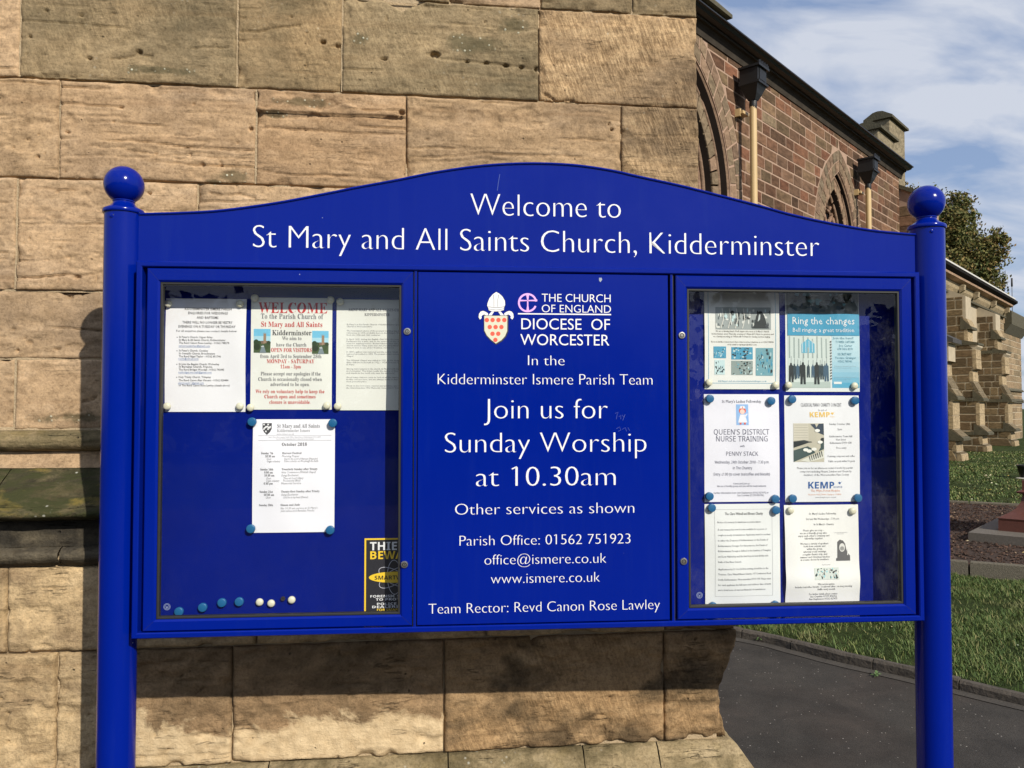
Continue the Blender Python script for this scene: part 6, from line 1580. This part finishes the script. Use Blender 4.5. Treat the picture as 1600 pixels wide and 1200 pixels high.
photo(n, 1229.5, 443, 1340, 491, (srgb(95, 105, 105), DK, TD, srgb(60, 80, 90), TM, srgb(140, 150, 150)), 21, 60)
n.rect(1231, 491, 1340.5, 525, srgb(60, 150, 185), 5)
n.text('Ring the changes', 1238.5, 1333, 507.5, 11, (.75, .78, .78), lay=6); n.text('Bell ringing: a great tradition', 1239, 1332, 519.5, 6.3, (.75, .78, .78), lay=6)
n.rect(1231, 525, 1296, 606, srgb(200, 212, 205), 0)
for k in range(9): n.rect(1233+k*7, 526+(k % 3)*2, 1235+k*7, 560, srgb(150, 165, 160), 1)
n.poly([(1252, 552), (1272, 552), (1272, 538), (1262, 530), (1252, 538)], srgb(95, 170, 195), 2)
for k in range(4): n.rect(1253+k*5, 533, 1253.8+k*5, 551, srgb(210, 225, 225), 3)
r = random.Random(4)
for k, (x, hgt) in enumerate(((1236, 30), (1241, 24), (1246, 22), (1254, 34), (1262, 20), (1269, 20), (1275, 34), (1283, 24), (1290, 28), (1250, 18), (1280, 20), (1287, 18))):
    yb = 575+hgt*.75; w = hgt*.12; c_ = (DK, TD, srgb(60, 90, 110))[k % 3]
    n.poly([(x-w, yb), (x-w*.2, yb), (x, yb-hgt*.45), (x+w*.2, yb), (x+w, yb), (x+w*.9, yb-hgt*.85), (x+w*.4, yb-hgt*.9), (x+w*.3, yb-hgt), (x-w*.3, yb-hgt), (x-w*.4, yb-hgt*.9), (x-w*.9, yb-hgt*.85)], c_, 3)
    for q_ in strip([(x, yb-hgt*.9), (x+.5, yb-hgt*1.35)], .6): n.poly(q_, srgb(120, 130, 130), 2)
n.rect(1231, 597, 1296, 606, srgb(175, 190, 182), 1)
for k in range(14): n.poly([(1295.5, 534+k*4.4), (1297.8, 533+k*4.4), (1297.8, 535.2+k*4.4), (1295.5, 536.2+k*4.4)][::-1], DK, 4)
for k in range(10):
    f = k/9; n.rect(1298.5, 525+k*8.1, 1340.5, 533.1+k*8.1, tuple((1-f*f)*a+f*f*b_ for a, b_ in zip(srgb(185, 215, 222), srgb(85, 165, 195))), 0)
for t, a, b_, c_ in (('Join the band!', 1300, 1331, 530.5), ('TOWER CAPTAIN', 1304, 1332.5, 536.5), ('Joe Carter', 1309, 1329, 542), ('078 7416 8170', 1307, 1330, 547.5), ('SECRETARY', 1307, 1328, 555.5), ('Yvonne Grainger', 1303, 1335, 561), ('01562 745946', 1307, 1328.5, 566.5)): n.text(t, a, b_, c_, 3.6, (.10, .28, .36), lay=2)
for k in range(4): n.text('To find out more about ringing in your church', 1302, 1335-(k % 2)*8, 573+k*2.6 + (12 if k > 1 else 0), 1.6, (.35, .5, .55), lay=2)
n.rect(1301, 596.5, 1313, 600, (.75, .78, .76), 2)
n.done()
n = Notice(1101, 616, 1216.5, 784.5, 'white QUEEN\'S DISTRICT NURSE TRAINING sheet with small nurse drawing', (.76, .76, .82), seed=9, curl=.004)
n.text('St Mary\'s Ladies Fellowship', 1128.5, 1189, 629.5, 4.6, (.10, .10, .14))
n.rect(1150, 632, 1168.5, 664.5, srgb(140, 180, 225), 0)
SK = srgb(240, 205, 190); OR = srgb(225, 95, 60)
n.poly(ell(1159.5, 642, 5.4, 5, n=14)[::-1], OR, 1); n.poly(ell(1159.3, 643.5, 3.7, 3.9, n=14)[::-1], SK, 2); n.poly([(1155, 638.5), (1164, 638.5), (1162.5, 634.5), (1156.5, 634.5)], (.8, .8, .82), 3); n.rect(1159, 635.4, 1160, 637.8, OR, 4)
n.poly([(1152.5, 660.5), (1166.5, 660.5), (1163, 648), (1156, 648)], (.8, .8, .84), 1); n.poly([(1162, 650), (1166.5, 646), (1167.2, 647.6), (1163, 653)][::-1], (.75, .75, .8), 2)
n.rect(1155, 660.5, 1157.5, 663.5, OR, 2); n.rect(1161.5, 660.5, 1164, 663.5, OR, 2)
for t, a, b_, c_, k in (('QUEEN\'S DISTRICT', 1115.5, 1200.4, 679.3, 8), ('NURSE TRAINING', 1119, 1197.5, 690, 8), ('with', 1155, 1161.5, 698.8, 3), ('PENNY STACK', 1134, 1182, 712.4, 6.2), ('Wednesday, 24th October 2018 - 7.30 p.m.', 1116.5, 1199.5, 724.5, 4.2), ('in The Chantry', 1144, 1173, 733.6, 4.2), ('Entry: £1.00 (to cover tea/coffee and biscuits)', 1115, 1201, 743.3, 4.2), ('Come and join us', 1145, 1169.5, 757.3, 2.6), ('We are a friendly group and you will be made welcome', 1120, 1195, 761.2, 2.6), ('Further information from: Ann Stephenson (01562 827475) or', 1115, 1199, 771.8, 2.7), ('Sue Crumbie (01299 896706)', 1151, 1191.5, 775.8, 2.7)):
    n.text(t, a, b_, c_, k, (.13, .13, .18), font='grot')
n.done()
n = Notice(1227, 618, 1341.5, 784.5, 'white piano charity concert poster with gold and blue KEMP lettering', (.76, .77, .78), seed=10, curl=.004)
GO = srgb(225, 185, 80); BL = srgb(25, 85, 150)
n.text('CLASSICAL PIANO CHARITY CONCERT', 1251.5, 1314, 635.5, 5.5, GY); n.text('In aid of', 1278, 1291, 642.5, 3, LG); n.text('KEMP', 1264.5, 1295.5, 652, 7.6, GO, font='bold'); n.text('KEMP', 1261.5, 1301, 763.5, 10, BL, font='bold')
n.text('HOSPICE', 1300, 1313.5, 762.8, 2.6, BL); n.text('hospice', 1296, 1303, 652, 1.8, GO)
for (cx, cy, c_) in ((1300, 646, GO), (1310, 755, BL)):
    n.poly([(cx-3, cy), (cx, cy+2.4), (cx+3, cy-2.5), (cx+.5, cy-.3), (cx-1, cy-2)][::-1], c_, 1)
n.rect(1240, 661.7, 1285.3, 722, srgb(190, 185, 165), 0)
n.rect(1240, 661.7, 1262, 688, srgb(205, 200, 182), 1)
for k in range(6): n.rect(1241, 664+k*4, 1261, 664.6+k*4, srgb(165, 160, 145), 2)
n.poly([(1240, 700), (1262, 692), (1285, 690), (1285, 684), (1240, 690)], DK, 2); n.poly([(1240, 722), (1285, 702), (1285, 690), (1240, 704)], srgb(60, 80, 78), 2)
n.poly([(1262, 722), (1285, 716), (1285, 704), (1250, 720)], srgb(215, 215, 200), 3)
for k in range(7): n.poly([(1264+k*3, 720-k*1.1), (1265+k*3, 720-k*1.1), (1263.6+k*3, 713-k*1.3), (1262.4+k*3, 713.4-k*1.3)], DK, 4)
n.poly([(1265, 663), (1285, 662), (1285, 680), (1276, 676)][::-1], srgb(45, 60, 75), 2)
for cx, cy in ((1275, 673), (1279, 691), (1258, 703), (1263, 705), (1270, 702)): n.poly(ell(cx, cy, 4, 2.6, n=9)[::-1], srgb(235, 235, 225), 5)
for t, a, b_, c_ in (('Sunday October 28th', 1294, 1327, 664.3), ('3pm', 1307, 1314, 672.5), ('Kidderminster Town Hall', 1294, 1330, 683.6), ('Vicar Street', 1304, 1320, 688.7), ('Kidderminster DY10 1DB', 1294.5, 1329, 693.8), ('Free entry', 1305, 1321, 701.6), ('Featuring composers and coffee', 1291, 1334, 714.6), ('Public car park within 50 yards', 1292, 1334, 722.5),
                     ('Please join us for an afternoon recital of works by popular', 1245, 1331, 733), ('composers including Mozart, Schubert and Chopin by', 1249, 1328.5, 738.4), ('members of the Worcestershire Piano Society.', 1255, 1325, 743.6)): n.text(t, a, b_, c_, 3.1, GY)
n.text('The Wyre Forest Hospice', 1265.5, 1310, 768.5, 3.4, srgb(225, 150, 110)); n.text('Telephone: 01562 756000 Charity no: 1158549', 1261, 1312, 774, 2.2, srgb(225, 165, 130)); n.text('www.kemphospice.org.uk', 1272, 1304, 778.3, 2, LG)
n.done()
n = Notice(1102, 786.5, 1218, 957, 'white double spaced typed sheet titled The Clare Witnell and Blount Charity', (.74, .76, .74), seed=11, curl=.005)
n.frame(1116.5, 795, 1206, 932, .35, LG)
n.text('The Clare Witnell and Blount Charity', 1132.5, 1191.5, 803.8, 4, (.12, .12, .12), off=.012)
for t, b_ in (('Notice of a vacancy for almshouse accommodation', 816.5), ('A new tenancy has now become available for a person or', 828), ('couple in needy circumstances. Applicants must be resident', 836.5), ('in either the Deanery of Kidderminster or the Parish of', 845), ('Kidderminster Foreign. For this purpose, the Parish of', 853.5),
              ('Kidderminster Foreign is defined as the hamlets of Trimpley', 861.5), ('and Low Habberley and the land beyond and all this side', 870), ('bank of the River Severn.', 878.5), ('Applications by 31 Oct 2018 in writing should be to the', 890), ('Trustees, Clare Witnell Blount Charity, 107 Comberton Road', 898), ('South, Kidderminster, Worcestershire DY10 1YF. Please state', 906.5), ('for each applicant the full name and address date of birth', 915), ('and a brief note of current financial circumstances.', 923)):
    n.text(t, 1121, 1121+min(82, len(t)*1.42), b_, 2.9, GY, off=.002)
n.done()
n = Notice(1226.5, 788, 1340.5, 955, 'creased white Ladies Fellowship sheet with a hooded figure drawing, bottom right of the case', (.78, .78, .74), seed=12, curl=.005, bulge=.006)
for t, a, b_, c_ in (('St. Mary\'s Ladies Fellowship', 1264, 1306, 803.3), ('2nd and 4th Wednesdays - 7.30 p.m.', 1259, 1311, 811.5), ('In St Mary\'s Chantry', 1271, 1302, 820), ('Please give us a try -', 1254, 1286, 829.3), ('we are a friendly group who', 1249, 1291, 833.6), ('enjoy each other\'s company and', 1246, 1294.5, 837.8), ('fellowship together.', 1256, 1285, 842),
                     ('We have a variety of speakers', 1249, 1293, 850.2), ('both from outside and', 1254.5, 1288, 854.3), ('within the group,', 1259, 1284, 858.5), ('informal social evenings,', 1254, 1290, 862.8), ('a regular theatre trip, and', 1252.5, 1291, 867), ('summer and Christmas lunches', 1248.5, 1295, 871.3), ('at a venue chosen by members.', 1249, 1294, 875.3),
                     ('Why not join anytime', 1275, 1301, 913.8), ('Includes tea/coffee, biscuits - occasional cakes - at every meeting', 1240, 1328, 917.7), ('Raffle every month', 1275, 1302, 922), ('For further details, please contact', 1262, 1306, 929.5), ('Sue Crumbie 01299 896706', 1264, 1305, 933.5), ('Ann Stephenson 01562 827475', 1262, 1306, 937.5)):
    n.text(t, a, b_, c_, 3.0, (.17, .17, .17), font='sans', off=.004)
n.text('Come join the happy band', 1302, 1323, 832.8, 1.6, LG); n.text('and meet friends', 1307, 1317, 835, 1.6, LG); n.text('A previous visit', 1283, 1296, 883.3, 1.8, LG)
HD = srgb(95, 95, 95)
n.poly([(1305, 877), (1327, 877), (1327, 869), (1323, 864), (1321, 858), (1319.5, 850), (1316, 845), (1311, 843.5), (1307, 847), (1307, 872), (1305, 873)], HD, 0)
n.poly(ell(1314.5, 856, 4.6, 6.8, n=16)[::-1], srgb(215, 215, 208), 1); n.poly(ell(1314.5, 857.5, 3.4, 3.6, n=12)[::-1], srgb(165, 165, 160), 2); n.poly([(1322.5, 868), (1324, 868), (1323.6, 858), (1322.9, 858)], srgb(230, 230, 225), 2)
for k in range(3): n.rect(1312, 855.6+k*1.5, 1317, 856+k*1.5, srgb(90, 90, 90), 3)
photo(n, 1270.5, 887, 1308.5, 905.5, (srgb(200, 208, 200), DK, srgb(60, 66, 66), srgb(150, 200, 205), srgb(225, 225, 215), DK), 33, 60, vert=True)
n.done()
bpy.data.objects.remove(_to)

# ------------------------------------------------------------------ magnets
mb = MB(); mb.lathe([(.0, -.0082), (.0096, -.0082), (.0108, -.0078), (.0114, -.0068), (.0116, -.005), (.0116, 0)], 28, axis='y'); MG_BLUE = mb.mesh('blue magnet'); MG_BLUE.materials.append(plain('blue plastic magnet', srgb(30, 95, 140), .35))
mb = MB(); mb.lathe([(.0, -.0086), (.003, -.0085), (.0062, -.0078), (.0086, -.0062), (.0098, -.004), (.0100, -.002), (.0100, 0)], 28, axis='y'); MG_WHITE = mb.mesh('cream magnet'); MG_WHITE.materials.append(plain('cream plastic magnet', (.66, .64, .48), .35))
mb = MB(); mb.lathe([(.0, -.002), (.0015, -.002), (.002, -.004), (.0058, -.004), (.006, -.003), (.006, 0)], 20, axis='y'); MG_BLACK = mb.mesh('black magnet'); MG_BLACK.materials.append(plain('black ferrite magnet', (.03, .025, .025), .5))
def magnet(px, py, me, label, lift=.0012, s=1.0):
    x, z = B(px, py, YN); o = bpy.data.objects.new('magnet', me); COL.objects.link(o)
    o.matrix_world = FB.M() @ Matrix.Translation((x, YN-lift, z)) @ Matrix.Scale(s, 4)
    tag(o, label, 'magnet', {MG_BLUE: 'round blue magnets in the cases', MG_WHITE: 'domed cream magnets in the cases', MG_BLACK: None}[me])
cr4 = ('top left', 'top right', 'bottom left', 'bottom right')
def corners(pts, me, what, cs_=cr4):
    nm = 'blue' if me is MG_BLUE else 'cream'
    for (px, py), c_ in zip(pts, cs_): magnet(px, py, me, f'round {nm} magnet on the {c_} corner of the {what}', lift=.0045)
corners(((264, 475), (376, 475), (262, 635), (375.5, 635)), MG_WHITE, 'weddings and baptisms sheet')
corners(((399, 466), (517, 469), (392, 637), (511, 634)), MG_WHITE, 'red WELCOME sheet')
corners(((532, 472), (528, 635)), MG_WHITE, 'dense grey small print sheet', ('top left', 'bottom left'))
corners(((395, 659), (520.5, 661), (393, 825.5), (516.5, 827.5)), MG_BLUE, 'October 2018 service sheet')
corners(((1106.5, 598), (1210.5, 602)), MG_WHITE, 'five photo bell poster', ('bottom left', 'bottom right'))
corners(((1230.5, 602), (1333.5, 603)), MG_WHITE, 'teal Ring the changes poster', ('bottom left', 'bottom right'))
corners(((1107.5, 623), (1203, 626.5), (1107, 775), (1209.5, 779)), MG_BLUE, 'district nurse training sheet')
corners(((1235.5, 624), (1333.5, 626), (1236.5, 778.5), (1338, 777.5)), MG_BLUE, 'piano concert poster')
corners(((1110.5, 793), (1210.5, 796.5), (1112.5, 946), (1209.5, 944)), MG_BLUE, 'double spaced charity sheet')
corners(((1233.5, 797), (1330.5, 798)), MG_WHITE, 'sheet with the hooded figure', ('top left', 'top right'))
for (px, py, me, l) in ((280.5, 955, MG_BLUE, 'spare blue magnet touching the bottom gasket, leftmost of the loose row'), (317.5, 948.5, MG_BLUE, 'spare blue magnet, second from the left in the loose row'), (347.5, 941, MG_BLUE, 'spare blue magnet, third from the left in the loose row'), (374.5, 939.5, MG_BLUE, 'rightmost spare blue magnet, just left of the cream ones'),
                        (406, 940.5, MG_WHITE, 'spare cream magnet nearest the loose blue magnets'), (424, 942.5, MG_WHITE, 'lowest spare cream magnet, middle of the three loose ones'), (456, 937, MG_WHITE, 'spare cream magnet right of the tiny black one'), (442.5, 935, MG_BLACK, 'tiny black magnet between two spare cream magnets')):
    magnet(px, py, me, l, .0006)
